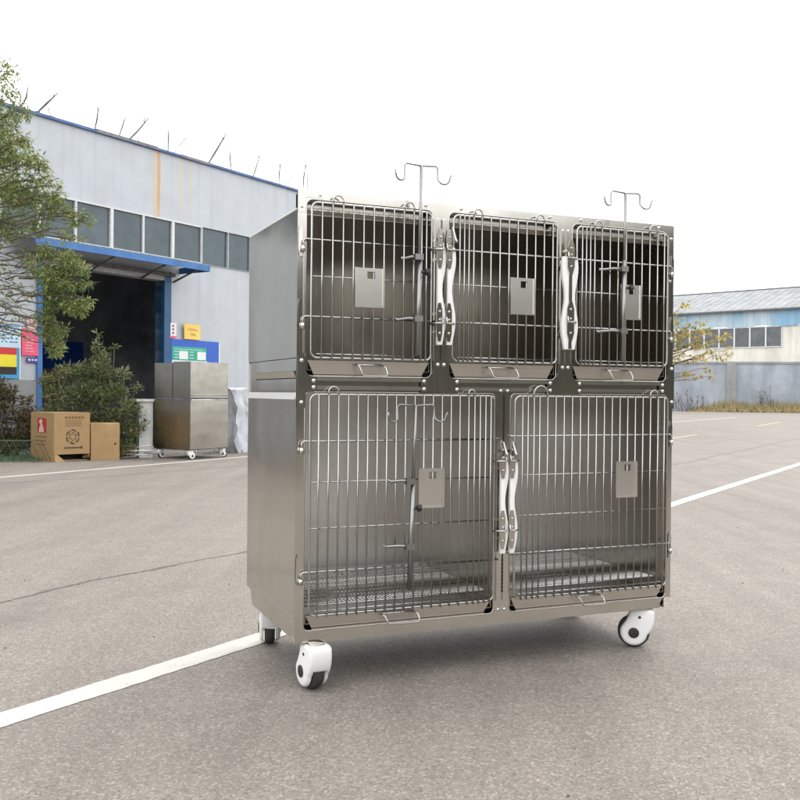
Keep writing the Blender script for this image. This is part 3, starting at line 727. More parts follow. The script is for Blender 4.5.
door(.563, .988, 1.106, 1.618, b2, [(.640, .674), (.893, .929)], [(1.496, 'h'), (1.375, 'mid'), (1.242, 'h')], 'R', (.785, .887, 1.278, 1.411))
b3 = [1.094, 1.112, 1.130, 1.149] + [1.181 + step*i for i in range(8)] + [1.470]
door(1.074, 1.491, 1.106, 1.618, b3, [(1.149, 1.181), (1.401, 1.438)], [(1.496, 'h'), (1.375, 'mid'), (1.242, 'h')], 'R', (1.262, 1.357, 1.278, 1.411))
b4 = [.071 + .0347*i for i in range(17)] + [.650, .672, .694, .715]
door(.044, .733, .252, .984, b4, [(.106, .1405), (.6262, .650)], [(.83, 'h'), (.694, 'mid'), (.541, 'mid'), (.397, 'h')], 'L', (.430, .528, .595, .732))
b5 = [.845, .868, .893, .917] + [.9505 + .0355*i for i in range(15)] + [1.478]
door(.818, 1.498, .252, .984, b5, [(.893, .9505), (1.412, 1.446)], [(.84, 'h'), (.698, 'mid'), (.551, 'mid'), (.415, 'h')], 'R', (1.247, 1.346, .603, .740))

# latches: white moulded bumper with bolted steel plates and a hooked rod
def latch(c, z0, z1, hw, plates, side, wave):
    n = 18; L, Rr = [], []
    for i in range(n + 1):
        t = i / n; z = z0 + (z1 - z0)*t
        wv = .007 * math.cos(2*PI*(t*1.6 + .1))
        L.append((c - hw + (wv if wave in ('L', 'B') else 0), z)); Rr.append((c + hw - (wv if wave in ('R', 'B') else 0), z))
    m = MB(); m.plate(L[::-1] + Rr, [], -.034, -.020) if False else m.plate([p for p in L] + Rr[::-1], [], -.036, -.022)
    o = m.build('latch', 'white_plastic', cage, bevel=.002)
    for (p0, p1, pw, off) in plates:
        m = MB(); q = c + off; e = .028
        m.plate([(q - pw*.45, p0), (q + pw*.45, p0), (q + pw, p0 + e), (q + pw, p1 - e), (q + pw*.45, p1), (q - pw*.45, p1), (q - pw, p1 - e), (q - pw, p0 + e)], [], -.041, -.0375)
        m.box(q - .004, q + .004, -.0375, -.006, p0 + .03, p0 + .04); m.box(q - .004, q + .004, -.0375, -.006, p1 - .04, p1 - .03)
        for zz in (p0 + .028, (p0 + p1)/2 + .008, p1 - .03):
            m.lathe([(.005, 0), (.005, .001), (.004, .003), (.0015, .004)], Matrix.Translation((q, -.0408, zz)) @ Matrix.Rotation(PI/2, 4, 'X'), 10)
        m.build('latch_plate', 'steel', o, smooth=False)
        m = MB()
        zc = (p0 + p1)/2 - .004
        m.tube([(q + side*(pw + .022), -.024, zc), (q + side*(pw), -.046, zc), (q, -.050, zc), (q - side*(pw*.9), -.046, zc), (q - side*(pw*1.0), -.044, zc + .022)], .0038, 7)
        m.build('latch_pin', 'wire', o)
latch(.5065, 1.160, 1.50, .0130, [(1.172, 1.305, .010, -.006), (1.425, 1.562, .010, -.006)], -1, 'R')
latch(.5450, 1.160, 1.50, .0125, [(1.172, 1.305, .011, -.009), (1.425, 1.562, .011, -.009)], 1, 'R')
latch(1.0335, 1.158, 1.50, .0285, [(1.190, 1.335, .015, .000), (1.435, 1.560, .015, .000)], 1, 'B')
m = MB(); m.box(1.0265, 1.0405, -.0375, -.0362, 1.16, 1.50); m.build('latch_channel', 'steel', cage, bevel=.0004)
m = MB(); m.box(.5205, .5315, -.0300, -.006, 1.16, 1.56); m.build('latch_channel', 'steel', cage, bevel=.001)
latch(.7640, .420, .755, .0125, [(.438, .575, .011, -.007), (.690, .822, .011, -.007)], -1, 'R')
latch(.8020, .420, .755, .0125, [(.438, .575, .011, -.007), (.690, .822, .011, -.007)], 1, 'R')
for u, z in ((.765, .80), (.803, .80), (.556, 1.545)):
    m = MB(); m.tube([(u - .012, -.046, z + .022), (u - .002, -.052, z - .02), (u, -.058, z - .03)], [.004, .0045, .006], 8); m.build('latch_lever', 'wire', cage)

# casters: moulded white housing round a dark tyre
def profile_arc(r, a0, a1, n=14): return [(r*math.cos(R(a0 + (a1-a0)*k/n)), r*math.sin(R(a0 + (a1-a0)*k/n))) for k in range(n+1)]
def make_caster():
    """axle along local x, wheel centre at y=-.03, stem at the origin; top at z=.16"""
    yc, zc, rt = -.030, .062, .062
    m = MB()
    body = [(yc + p[0], zc + p[1]) for p in profile_arc(.052, 160, 350, 20)] + [(.030, .062), (.040, .078), (.047, .100), (.049, .125), (.047, .150), (.030, .156), (-.030, .156), (-.046, .150), (-.050, .128), (-.062, .105)]
    m.plate(body, [], -.041, .041, plane='yz')
    h = m.build('caster', 'white_plastic', None, bevel=.013, seg=4)
    cut = MB(); cut.lathe([(.0665, -.0245), (.0665, .0245)], Matrix.Translation((0, yc, zc)) @ Matrix.Rotation(PI/2, 4, 'Y'), 40)
    cut.lathe([(.030, .150), (.030, .170)], Matrix.Identity(4), 28)
    co_ = cut.build('cutter', 'dark')
    bo = h.modifiers.new('slot', 'BOOLEAN'); bo.object = co_; bo.operation = 'DIFFERENCE'; bo.solver = 'EXACT'
    bpy.context.view_layer.update()
    me = bpy.data.meshes.new_from_object(h.evaluated_get(bpy.context.evaluated_depsgraph_get()))
    h.modifiers.clear(); h.data = me; bpy.data.objects.remove(co_)
    me.materials.clear(); me.materials.append(M['white_plastic'])
    mx = Matrix.Translation((0, yc, zc)) @ Matrix.Rotation(PI/2, 4, 'Y')
    m = MB(); m.lathe([(.030, -.019), (.050, -.020), (.058, -.018), (rt, -.010), (rt, .010), (.058, .018), (.050, .020), (.030, .019)], mx, 40); m.build('tyre', 'rubber', h)
    m = MB(); m.lathe([(.001, .0405), (.020, .0405), (.0205, .0440), (.017, .0450), (.001, .0450)], mx, 24); m.lathe([(.001, -.0450), (.017, -.0450), (.0205, -.0440), (.020, -.0405), (.001, -.0405)], mx, 24)
    for sx in (.0405, -.0430): m.lathe([(.001, 0), (.0055, 0), (.0055, .0025), (.001, .0025)], Matrix.Translation((sx, -.008, .124)) @ Matrix.Rotation(PI/2, 4, 'Y'), 12)
    m.build('hub_cap', 'black_plastic', h)
    m = MB(); m.lathe([(.027, .1510), (.028, .1575), (.026, .160)], Matrix.Identity(4), 24); m.build('swivel_plate', 'steel', h)
    return h
proto = make_caster(); proto.parent = cage
spots = [(.078, .050, R(-22)), (W - .100, .085, R(-96)), (.080, .600 - .0, R(-6)), (W - .08, .575, R(70))]
# rotation: wheel trails along rotated -y
def place_caster(c, u, v, a): c.location = (u, v, 0); c.rotation_euler = (0, 0, a)
place_caster(proto, .074, -.004, R(186))
for (u, v, a) in [(1.438, .052, R(233)), (.080, .600, R(166)), (W - .075, .575, R(185))]:
    c = copy_tree(proto, cage); place_caster(c, u, v, a)
m = MB()
for (u, v) in ((.078, .048), (1.438, .052), (.080, .60), (W - .075, .585)): m.box(u - .04, u + .04, max(v - .04, .006), v + .04 if v < .5 else D - .045, .1602, .1675)
m.build('caster_mount', 'steel_h', cage, smooth=False)

# infusion poles clamped to the doors
def iv_pole(u, v, ztop, zbot, tilt, half, hang, label, cl, knob, thick_from):
    base = CO + Matrix.Rotation(CR, 3, 'Z') @ Vector((u, v, zbot))
    o = empty('iv_pole', base, CR, label, 'iv pole', 'drip poles clamped to the cage doors')
    H = ztop - zbot
    m = MB(); m.tube([(0, 0, 0), (tilt*thick_from/H, 0, thick_from)], .0082, 12); m.tube([(tilt*(thick_from-.01)/H, 0, thick_from-.01), (tilt, 0, H)], .0056, 10); m.build('pole', 'pole', o)
    t = tilt
    m = MB()
    def hook(sg):
        x = t + sg*half
        pts = [(t, 0, H - .002), (x - sg*.008, 0, H + .002), (x, 0, H - .006), (x, 0, H - hang*.75)]
        q = .019
        pts += [(x + sg*(q - q*math.cos(R(a))), -.004 - .012*math.sin(R(a/2)), H - hang*.75 - q*math.sin(R(a))) for a in (30, 60, 90, 120, 150, 180)]
        pts += [(x + sg*(2*q + .004), -.018, H - hang*.75 + .014)]
        m.tube(pts, .0034, 8)
    hook(-1); hook(1)
    m.build('hook_bar', 'pole', o)
    for (z, du) in cl:
        zz = z - zbot; m = MB()
        m.box(-.016, .014, -.013, .012, zz - .010, zz + .010); m.tube([(0, .004, zz), (du*.5, .012, zz + .002), (du, -v - .020, zz - .002)], .0055, 8)
        m.tube([(du, -v - .022, zz - .004), (du - .010, -v - .014, zz)], .006, 8)
        m.build('clamp', 'pole', o, bevel=.002)
    zz = knob - zbot
    m = MB(); m.tube([(.006, -.002, zz), (.026, -.006, zz)], .0045, 8); m.lathe([(.008, 0), (.011, .003), (.011, .012), (.007, .016)], Matrix.Translation((.024, -.006, zz)) @ Matrix.Rotation(PI/2, 4, 'Y'), 10)
    m.tube([(.036, -.012, zz + .012), (.032, -.004, zz - .012)], .004, 6)
    m.build('clamp_knob', 'black_plastic', o)
    return o
iv_pole(.411, -.055, 1.768, 1.120, .008, .062, .055, 'tall drip pole with twin hooks on the upper left cage door', [(1.455, -.035), (1.245, -.055)], 1.405, .33)
iv_pole(1.255, -.055, 1.752, 1.118, .006, .066, .05, 'tall drip pole with twin hooks on the upper right cage door', [(1.465, -.07), (1.232, -.08)], 1.395, .38)
iv_pole(.388, -.055, .951, .322, .019, .068, .05, 'short drip pole with twin hooks on the lower left cage door', [(.692, -.05), (.470, -.068)], .600, .37)

# ================================================================== smaller cage bank by the doorway
k2 = empty('steel_cage_bank', (-3.04, 13.61, 0), R(60), 'smaller steel cage bank seen from its plain back, standing before the workshop wall', 'cage')
L2, D2 = .83, .715      # local x along the road, local y away to the left
m = MB()
m.box(0, L2, 0, D2, .15, .868); m.build('lower_body', 'steel_old', k2, bevel=.006)
m = MB(); m.box(.004, L2 - .01, .36, D2 - .002, .905, 1.415); m.build('upper_body', 'steel_old', k2, bevel=.006)
m = MB(); m.box(.0, L2 - .004, .002, .345, .905, 1.432); m.build('upper_body', 'steel_old', k2, bevel=.006)
m = MB(); m.box(.012, L2 - .012, .012, D2 - .012, .868, .905); m.build('middle_joint', 'trim_dark', k2)
m = MB(); m.box(.02, L2 - .01, -.006, -.0005, .864, .878); m.build('edge_strip', 'bolt', k2)
m = MB(); m.box(.03, L2 - .03, -.012, -.0005, .93, .945); m.build('rail', 'steel_old', k2)
m = MB(); m.box(.02, L2 - .02, .02, D2 - .02, .135, .15); m.build('base_pan', 'trim_dark', k2)
m = MB(); m.tube([(L2 + .02, .1, 1.0), (L2 + .03, .1, 1.08)], .018, 8); m.build('latch', 'black_plastic', k2)
for (x, y, a) in ((.06, .06, 70), (L2 - .06, .06, 20), (.06, D2 - .06, 80), (L2 - .06, D2 - .06, 100)):
    c = copy_tree(proto, k2); c.scale = (.86,)*3; place_caster(c, x, y, R(a))

# white slab leaning beside it, wrapped bundle behind
o = empty('white_pedestal', (-3.83, 14.05, 0), R(25), 'narrow white panel stand with a flat top beside the smaller steel cage bank', 'stand')
m = MB(); m.box(-.08, .12, -.05, .15, 0, .84); m.build('panel', 'white_frame', o, bevel=.006)
m = MB(); m.box(-.13, .17, -.09, .19, .84, .875); m.build('top', 'white_frame', o, bevel=.005)
m = MB()
rd = random.Random(9)
bm = m.bm; bmesh.ops.create_cube(bm, size=1)
bmesh.ops.subdivide_edges(bm, edges=bm.edges, cuts=9, use_grid_fill=True)
for v in bm.verts:
    zf = v.co.z + .5
    v.co = Vector((v.co.x*(.62 + .1*math.sin(zf*7)), v.co.y*.5, zf*1.05)) + Vector((rd.uniform(-.035, .035), rd.uniform(-.035, .035), rd.uniform(-.02, .02) if zf > .05 else 0))
    v.co.x -= .10 * zf
o = m.build('wrapped_bundle', 'wrap'); o.location = (-2.62, 15.7, 0); o.rotation_euler = (0, 0, R(50)); tag(o, 'bundle in crumpled clear plastic behind the smaller steel cage bank', 'bundle')
m = MB()
for i in range(7):
    a = Vector((-4.25 + rd.uniform(-.1, .3), 13.75 + rd.uniform(-.2, .3), .02 + .02*i)); ang_ = rd.uniform(-.5, .4)
    m.tube([a, a + Vector((math.cos(ang_)*rd.uniform(.3, .55), math.sin(ang_)*.4, rd.uniform(0, .06)))], .010, 6)
o = m.build('scrap_rods', 'wire_dull'); tag(o, 'small heap of pale metal rods on the ground by the white stand', 'scrap metal')

# ================================================================== cardboard boxes
bA = empty('cardboard_box', (-4.79, 12.99, 0), R(45), 'larger cardboard box with red portrait square and round swirl emblem', 'box', 'cardboard boxes before the shrub')
# local x to the right, local y away to the left
LX, LY, HB = .53, .745, .672
m = MB()
t = .012
m.box(0, LX, 0, t, .10, HB); m.box(0, t, t, LY, .0, HB); m.box(LX - t, LX, t, LY, .05, HB); m.box(t, LX - t, LY - t, LY, 0, HB); m.box(0, LX, 0, LY, HB + .0005, HB + .010)
m.build('carton', 'card', bA, bevel=.004)
m = MB(); m.box(t + .002, LX - .016, .03, LY - .02, .004, .012); m.build('bottom_flap', 'card_in', bA)
m = MB(); m.hexa([(0, -.05, .0), (.16, -.02, .0), (.15, .0, .0), (0, -.0, .0), (0, -.014, .098), (.05, -.005, .098), (.05, -.001, .098), (0, -.001, .098)]); m.build('torn_flap', 'card', bA, smooth=False)
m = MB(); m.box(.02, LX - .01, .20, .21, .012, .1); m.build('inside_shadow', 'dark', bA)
m = MB(); rd = random.Random(12)
for k in range(6): 
    x = .155 + k*.050
    m.plate(circ(x + .018, HB - .058, .019, 8), [circ(x + .018, HB - .058, .008, 6)], -.003, -.0005)
m.build('lettering', 'print_brown', bA, smooth=False)
m = MB()
for r_ in range(4):
    x = .165
    while x < .40:
        wd = rd.uniform(.012, .03); m.box(x, x + wd, -.0022, -.0005, HB - .105 - r_*.024, HB - .098 - r_*.024); x += wd + .006
m.build('small_print', 'print_brown', bA, smooth=False)
m = MB(); cxx, czz = .275, .345
for k in range(6):
    a0 = k*60
    pts = [(cxx + r2*math.cos(R(a0 + d)), -.002, czz + r2*math.sin(R(a0 + d))) for d, r2 in ((0, .085), (18, .095), (36, .097), (50, .088))]
    m.tube(pts, [.006, .008, .008, .003], 5)
    pts = [(cxx + r2*math.cos(R(a0 + d)), -.002, czz + r2*math.sin(R(a0 + d))) for d, r2 in ((10, .070), (40, .05), (75, .028))]
    m.tube(pts, [.003, .005, .002], 5)
m.build('emblem', 'print_black', bA)
m = MB(); x = .15
while x < .39:
    wd = rd.uniform(.014, .026); m.box(x, x + wd, -.0025, -.0005, .178, .20); x += wd + .008
m.box(.395, .415, -.0025, -.0005, .172, .21)
m.build('lettering', 'print_black', bA, smooth=False)
m = MB(); m.box(-.003, -.0005, .24, .52, .40, .60); ps = m.build('portrait_square', 'print_red', bA, smooth=False)
m = MB(); m.plate([(.41 + p_[0]*.055, .55 + p_[1]*.034) for p_ in circ(0, 0, 1, 12)], [], -.006, -.0032, plane='yz'); m.plate([(.31, .402), (.47, .402), (.45, .47), (.42, .50), (.44, .525), (.38, .525), (.35, .50), (.33, .47)], [], -.006, -.0032, plane='yz'); m.build('figure', 'pink_pale', bA, smooth=False)
m = MB()
for r_ in range(3): m.box(-.0025, -.0005, .22 + .03*r_, .58, .33 - r_*.055, .342 - r_*.055)
m.build('small_print', 'print_brown', bA, smooth=False)
bB = empty('cardboard_box', (-4.40, 13.36, 0), R(22), 'smaller plain cardboard box with dented top edge to the right of the printed one', 'box', 'cardboard boxes before the shrub')
m = MB(); m.box(0, .395, 0, .42, 0, .53)
bmesh.ops.subdivide_edges(m.bm, edges=m.bm.edges, cuts=5, use_grid_fill=True)
for v in m.bm.verts:
    if v.co.z > .5 and v.co.y < .05: v.co.z -= .02 * max(0, 1 - abs(v.co.x - .27)/.13); v.co.y += .03 * max(0, 1 - abs(v.co.x - .27)/.13)
    v.co += Vector((rd.uniform(-.003, .003), rd.uniform(-.003, .003), 0))
m.build('carton', 'card', bB)
m = MB(); m.plate(circ(.335, .235, .014, 10), [], -.006, -.0035); m.build('hand_hole', 'dark', bB, smooth=False)

# ================================================================== vegetation
def at(px, py, Y):
    a = (px - 400)/F; b = (400 - py)/F
    return Vector((a*Y, Y, CAMH + (b + PITCH + a*ROLL)*Y))
def foliage(m, rd, centre, rad, n, l, w, droop=.5, flat=.7):
    for _ in range(n):
        while True:
            q = Vector((rd.uniform(-1, 1), rd.uniform(-1, 1), rd.uniform(-1, 1)))
            if q.length < 1: break
        q *= q.length ** .2 if q.length > 0 else 1
        p = centre + Vector((q.x*rad, q.y*rad, q.z*rad*flat))
        d = Vector((rd.gauss(0, 1), rd.gauss(0, 1), rd.gauss(0, .6) - droop)) + q*.8
        s_ = rd.uniform(.7, 1.3)
        m.leaf(p, d, Vector((rd.gauss(0, .5), rd.gauss(0, .5), 1)), l*s_, w*s_)
def limb(m, rd, a, b, r0, r1, sag=.0, n=6):
    pts = []
    for i in range(n + 1):
        t = i/n; p = a.lerp(b, t); p.z += sag*math.sin(PI*t); 
        if 0 < i < n: p += Vector((rd.uniform(-1, 1), rd.uniform(-1, 1), rd.uniform(-1, 1)))*(b - a).length*.03
        pts.append(p)
    m.tube(pts, [r0 + (r1 - r0)*i/n for i in range(n + 1)], 6); return pts

# left tree: trunk outside the frame, crown reaching in
rd = random.Random(21)
tree = empty('broadleaf_tree', (-6.1, 11.2, 0), 0, 'slender leaved green tree reaching in at the left edge before the workshop', 'tree')
tloc = Vector((-6.1, 11.2, 0))
trunk, crown = MB(), MB()
limb(trunk, rd, Vector((0, 0, 0)), Vector((.15, 0, 2.0)), .13, .10); limb(trunk, rd, Vector((.15, 0, 2.0)), Vector((.6, -.1, 4.6)), .10, .03)
clumps = []   # px, py, depth, radius px, density
spec = [(8,66,11,9,.4),(16,95,11,10,.5),(28,140,10.9,9,.5),(45,165,10.8,9,.5),(58,186,10.8,8,.5),(92,220,10.7,7,.5),(82,238,10.7,7,.4),(-10,85,11.2,26,.7),(12,72,11.0,12,.35),(-5,120,11.2,28,1),(22,112,11,14,.7),(10,150,11,26,1),(35,160,10.8,14,.8),(-10,180,11.4,34,1),(25,190,11,24,1),(48,178,10.8,11,.6),
 (52,205,10.9,18,.8),(70,212,10.8,10,.7),(10,222,11.2,26,.8),(40,225,11,16,.7),(78,222,10.7,8,.7),(86,214,10.7,6,.6),(62,196,10.8,8,.6),(68,235,10.8,10,.45),(-8,235,11.3,20,.7),
 (50,252,10.7,12,.8),(30,258,10.9,10,.6),(72,262,10.6,15,1),(86,270,10.5,9,.8),(55,280,10.6,18,1),(40,270,10.8,12,.7),(75,285,10.5,12,.9),(90,283,10.5,6,.7),(60,300,10.6,15,1),(48,315,10.6,12,.9),(78,305,10.5,14,1),(92,303,10.4,7,.9),(86,312,10.5,6,.7),
 (55,335,10.6,12,.9),(66,330,10.5,8,.9),(58,350,10.6,9,.9),(64,345,10.5,7,.7),(52,325,10.6,9,.7),(5,265,11.0,12,.3),(15,285,11,14,.22),(3,300,11,14,.28),(22,312,11,12,.24),(10,330,11,10,.16),(32,292,11,10,.3),(28,335,11,8,.2)]
root = Vector((.3, 0, 2.6))
for (px, py, Y, rp, dn) in spec:
    c = at(px - 4, py, Y) - tloc; r = rp*Y/F*.88
    n = int(dn * (rp**2) * 1.7)
    foliage(crown, rd, c, r, max(n, 6), .066, .019, .55, .85)
    st = Vector((.15 + .17*max(0, c.z - 2)*.5, 0, max(1.9, min(4.4, c.z*.55 + 1.2))))
    st = c + (st - c) * min(1, .9 / max(.1, (st - c).length)) if px > 20 else st
    pts = limb(trunk, rd, st, c, .011, .004, .05)
    for _ in range(4):
        e = c + Vector((rd.uniform(-1, 1), rd.uniform(-1, 1), rd.uniform(-1, 1)))*r*.95
        limb(trunk, rd, pts[rd.randint(3, 5)], e, .005, .002, .02, 4)
# bare grey side shoots across the wall
for (x0, y0, x1, y1) in [(-40,262,75,285),(-40,240,100,282),(-30,300,30,305),(-30,330,42,318),(-40,250,30,335),(-30,345,48,330),(-20,280,38,262),(-30,310,25,268),(-20,262,45,300),(-20,350,20,292),(-30,322,36,290),(-25,285,40,328)]:
    limb(trunk, rd, at(x0, y0, 11) - tloc, at(x1, y1, 10.7) - tloc, .0065, .002, rd.uniform(-.05, .1), 7)
trunk.build('trunk', 'bark', tree); crown.build('crown', 'leaf', tree, smooth=False)

def shrub(loc, clumps, label, mat, seed, l=.082, w=.021, dens=1.25, name='leafy_shrub'):
    rd = random.Random(seed); o = empty(name, loc, 0, label, 'shrub')
    st, fo = MB(), MB(); L = Vector(loc)
    for (px, py, Y, rp, dn) in clumps:
        c = at(px + rd.uniform(-5, 5), py + rd.uniform(-5, 4), Y) - L; r = rp*Y/F*rd.uniform(.7, 1.05)
        foliage(fo, rd, c, r, int(dn*dens*rp**2*1.3) + 6, l, w, -.15, .9)
        limb(st, rd, Vector((rd.uniform(-.15, .15), rd.uniform(-.1, .1), 0)), c, .014, .005, .04)
    st.build('stem', 'bark', o); fo.build('foliage', mat, o, smooth=False)
    return o
shrub((-4.35, 14.1, 0), [(103,338,14.1,4,.6),(112,347,14.1,4,.5),(70,372,13.9,6,.6),(58,377,13.8,6,.5),(126,378,14,6,.6),(132,390,14,6,.6),(142,415,13.9,5,.5),(140,402,13.9,4,.4),(47,396,13.8,6,.5),(100,345,14.1,7,.8),(95,355,14.1,10,1),(108,362,14.1,9,1),(84,370,14,14,1),(100,375,14,17,1),(115,372,14.1,9,.9),(66,380,14,13,1),(52,386,13.9,12,1),(80,395,13.9,18,1),(105,398,13.9,18,1),(122,395,14,12,1),(60,402,13.8,15,1),(45,410,13.8,10,.8),(130,412,13.9,13,.9),(112,420,13.9,15,1),(138,428,13.9,8,.7),(128,432,13.9,11,1),(90,420,13.9,16,1),(120,445,13.8,11,.9),(133,446,13.8,8,.5),(60,425,13.9,14,1),(98,440,13.9,14,.9)],
      'big dark green shrub behind the cardboard boxes in front of the doorway', 'leaf_dark', 31)
shrub((-5.75, 13.8, 0), [(-2,385,13.8,9,.7),(6,392,13.8,9,.9),(14,398,13.9,10,.9),(26,405,14.0,8,.8),(6,410,13.8,14,1),(20,418,13.9,12,1),(32,422,14.0,10,.8),(5,435,13.8,14,1),(22,438,13.8,13,1),(-14,415,13.8,16,1),(-12,438,13.8,14,1),(12,448,13.7,10,.9),(30,444,13.9,9,.9)],
      'reddish brown tinged shrub at the left edge, left of the boxes', 'leaf_red', 33, .095, .028)
# yellow leaved young tree by the yard wall
rd = random.Random(51); yl = Vector((14.9, 55, 0))
yt = empty('young_tree', yl, 0, 'thin young tree with sparse yellow leaves rising over the yard wall beside the cage bank', 'tree')
tr, cr = MB(), MB()
limb(tr, rd, Vector((0, 0, 0)), Vector((.3, 0, 6.2)), .10, .03)
for (px, py, rp, n) in [(684,305,5,14),(678,322,6,20),(690,326,6,26),(700,322,5,18),(682,333,8,50),(694,334,7,40),(707,331,6,26),(716,338,6,22),(726,334,4,14),(722,341,4,12),(680,345,7,34),(694,343,6,30),(705,345,5,22),(678,356,7,34),(690,359,6,30),(702,356,6,22),(714,354,5,16),(724,355,6,24),(728,351,3,10),(686,372,5,20),(696,374,5,18),(706,368,4,12),(712,377,4,12),(688,376,4,12),(672,340,9,40),(668,360,9,40),(672,318,7,24)]:
    Y = 55 + rd.uniform(-1, 1); c = at(px, py, Y) - yl; r = rp*Y/F
    foliage(cr, rd, c, r, int(n*1.1), .26, .15, .5, .85)
    limb(tr, rd, Vector((.1, 0, max(1.0, c.z*.72))), c, .035, .012, .1)
tr.build('trunk', 'bark', yt); cr.build('crown', 'leaf_yellow', yt, smooth=False)
# dry weeds and grass at the foot of the wall
def wally(x): return yw_a.y + (x - yw_a.x)*math.tan(ang)
rd = random.Random(61)
for x0, lab in ((18.6, 'tall dark dried weed at the foot of the yard wall nearest the cage bank'), (19.7, 'dried brown weed clump just left of the golden grass'), (24.0, 'faint dry weed in front of the yard wall beyond the pier')):
    m = MB()
    for i in range(9):
        a = Vector((x0 + rd.uniform(-.6, .6), wally(x0) - .5 + rd.uniform(-.2, .2), 0)); h_ = rd.uniform(.5, 1.5) if x0 < 24 else rd.uniform(.8, 1.8)
        e = a + Vector((rd.uniform(-.5, .5), rd.uniform(-.1, .1), h_)); m.tube([a, a.lerp(e, .5) + Vector((rd.uniform(-.08, .08), 0, 0)), e], [.018, .013, .006], 4)
        for k in range(5):
            q = a.lerp(e, rd.uniform(.4, 1)); m.leaf(q, Vector((rd.uniform(-1, 1), rd.uniform(-.4, .4), rd.uniform(-.3, .8))), Vector((0, 0, 1)), .22, .07)
    tag(m.build('dry_weed', 'weed', smooth=False), lab, 'weed', 'dried weeds along the yard wall')
m = MB()
for i in range(9000):
    x = rd.uniform(19, 52); t = min(1, (x - 19)/2.5); edge = .35 + .35*math.sin(x*1.3) * .5 + .3*math.sin(x*.37 + 1)
    y = wally(x) - abs(rd.gauss(0, 1.0)) - .25
    h_ = rd.uniform(.45, 1.15)*t*(.65 + .5*max(0, edge))*max(.25, 1 - (wally(x) - y)/3.2) + .05
    b_ = Vector((x, y, 0)); m.leaf(b_, Vector((rd.gauss(0, .35), rd.gauss(0, .35), 1)), Vector((rd.uniform(-1, 1), -1, 0)), h_*1.15, .05)
tag(m.build('grass', 'dry_grass', smooth=False), kind='stuff', label='golden dry grass along the foot of the yard wall')
m = MB()
for i in range(1600):
    x = rd.uniform(-6.6, -4.95); y = 13.0 + rd.uniform(-.25, .9)*.9; 
    if x > -5.2 and rd.random() < .5: continue
    m.leaf(Vector((x, y, 0)), Vector((rd.gauss(0, .6), rd.gauss(0, .6), 1)), Vector((rd.uniform(-1, 1), -1, 0)), rd.uniform(.03, .10), .012)
for i in range(10):
    a = Vector((rd.uniform(-5.9, -5.3), 13.0, .0)); m.tube([a, a + Vector((.2, 0, .28)), a + Vector((.42, .02, .30)), a + Vector((.55, .05, .02))], .004, 4)
tag(m.build('grass', 'green_grass', smooth=False), kind='stuff', label='thin green grass on the ground left of the cardboard boxes')
m = MB()
for i in range(420):
    t = rd.random(); x = -6.4 + t*4.2; y = 13.2 + t*2.4 + rd.gauss(0, .22)
    m.leaf(Vector((x, y, .003)), Vector((rd.gauss(0, 1), rd.gauss(0, 1), .15)), Vector((0, 0, 1)), rd.uniform(.03, .07), .02)
tag(m.build('fallen_leaves', 'weed', smooth=False), kind='stuff', label='scattered fallen leaves near the workshop wall')
# a few pebbles on the asphalt
m = MB()
for i in range(90):
    x, y = rd.uniform(-2.5, 4), rd.uniform(2.2, 10); s_ = rd.uniform(.0018, .0042)
    bmesh.ops.create_icosphere(m.bm, subdivisions=1, radius=s_, matrix=Matrix.Translation((x, y, s_*.6)) @ Matrix.Diagonal((1.2, .9, .7, 1)))
tag(m.build('gravel', 'crack'), kind='stuff', label='loose grit on the asphalt')

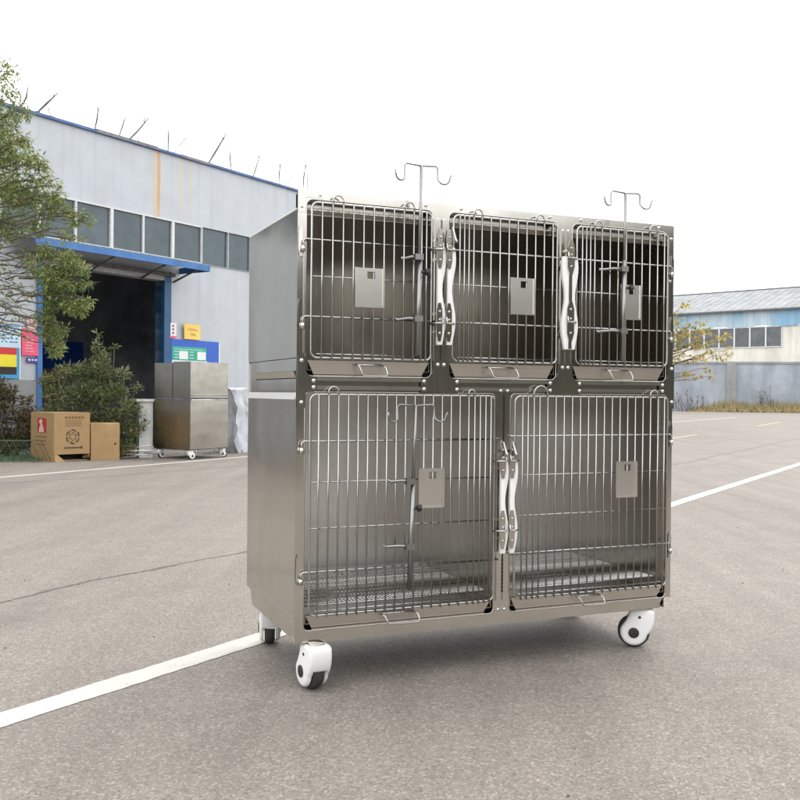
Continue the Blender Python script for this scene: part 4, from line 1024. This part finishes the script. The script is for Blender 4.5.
# unseen dark belt added behind the camera to darken reflections in the steel
m = MB(); rd = random.Random(71); prev = None
cols = []
for i in range(61):
    a = R(-112 + i*2.4)      # azimuth from straight behind, towards the right
    d = 13.5
    x, y = d*math.cos(a), d*math.sin(a)
    f_ = max(0, min(1, (i - 6)/26)); top = 2.35 + 2.2*f_ + rd.uniform(-.2, .2)
    cols.append([(x*s_ + rd.uniform(-.15, .15), y*s_ + rd.uniform(-.15, .15), z) for s_, z in ((1, 0), (.99, top*.5), (1.0, top*.85), (1.04, top), (1.10, top*.8), (1.1, 0))])
for c in cols:
    r_ = [m.bm.verts.new(p) for p in c]
    if prev:
        for k in range(5): m.bm.faces.new((prev[k], r_[k], r_[k+1], prev[k+1]))
    prev = r_
tag(m.build('woods', 'wood_green', smooth=False), kind='stuff', label='belt of dark trees across the road')

# ================================================================== light
SUN_EL, SUN_AZ = 58, 205      # high veiled sun
w_ = bpy.data.worlds.new('World'); scene.world = w_; w_.use_nodes = True
nt = w_.node_tree; bg = nt.nodes['Background']
sky = nt.nodes.new('ShaderNodeTexSky'); sky.sky_type = 'NISHITA'; sky.sun_disc = False
sun_dir = Vector((.35, .55, 1.3)).normalized()       # towards the sun
sky.sun_elevation = math.asin(sun_dir.z); sky.sun_rotation = math.atan2(sun_dir.x, sun_dir.y)
tc = nt.nodes.new('ShaderNodeTexCoord')
cl = N(nt, 'ShaderNodeTexNoise', Scale=2.2, Detail=5.0, Roughness=.5); nt.links.new(tc.outputs['Generated'], cl.inputs['Vector'])
cloud = ramp(nt, cl.outputs['Fac'], [(.3, (13.5, 13.7, 14.0)), (.7, (18.2, 18.1, 17.9))])
mx = mixc(nt, .90, sky.outputs[0], cloud)
nt.links.new(mx, bg.inputs[0]); bg.inputs[1].default_value = .15
sd = bpy.data.lights.new('sun', 'SUN'); sd.energy = 1.2; sd.angle = R(18); sd.color = (1, .97, .92)
so = bpy.data.objects.new('sun', sd); C.objects.link(so); so.rotation_euler = sun_dir.to_track_quat('Z', 'Y').to_euler(); so.location = (0, 0, 20)

scene.view_settings.view_transform = 'Standard'; scene.view_settings.look = 'None'
scene.view_settings.gamma = 1; scene.view_settings.exposure = 0; scene.view_settings.use_curve_mapping = False
scene.render.engine = 'CYCLES'
cy = scene.cycles
cy.max_bounces = 10; cy.glossy_bounces = 7; cy.diffuse_bounces = 4; cy.use_denoising = True
try: cy.denoiser = 'OPENIMAGEDENOISE'
except Exception: pass
cy.caustics_reflective = True; cy.sample_clamp_indirect = 6
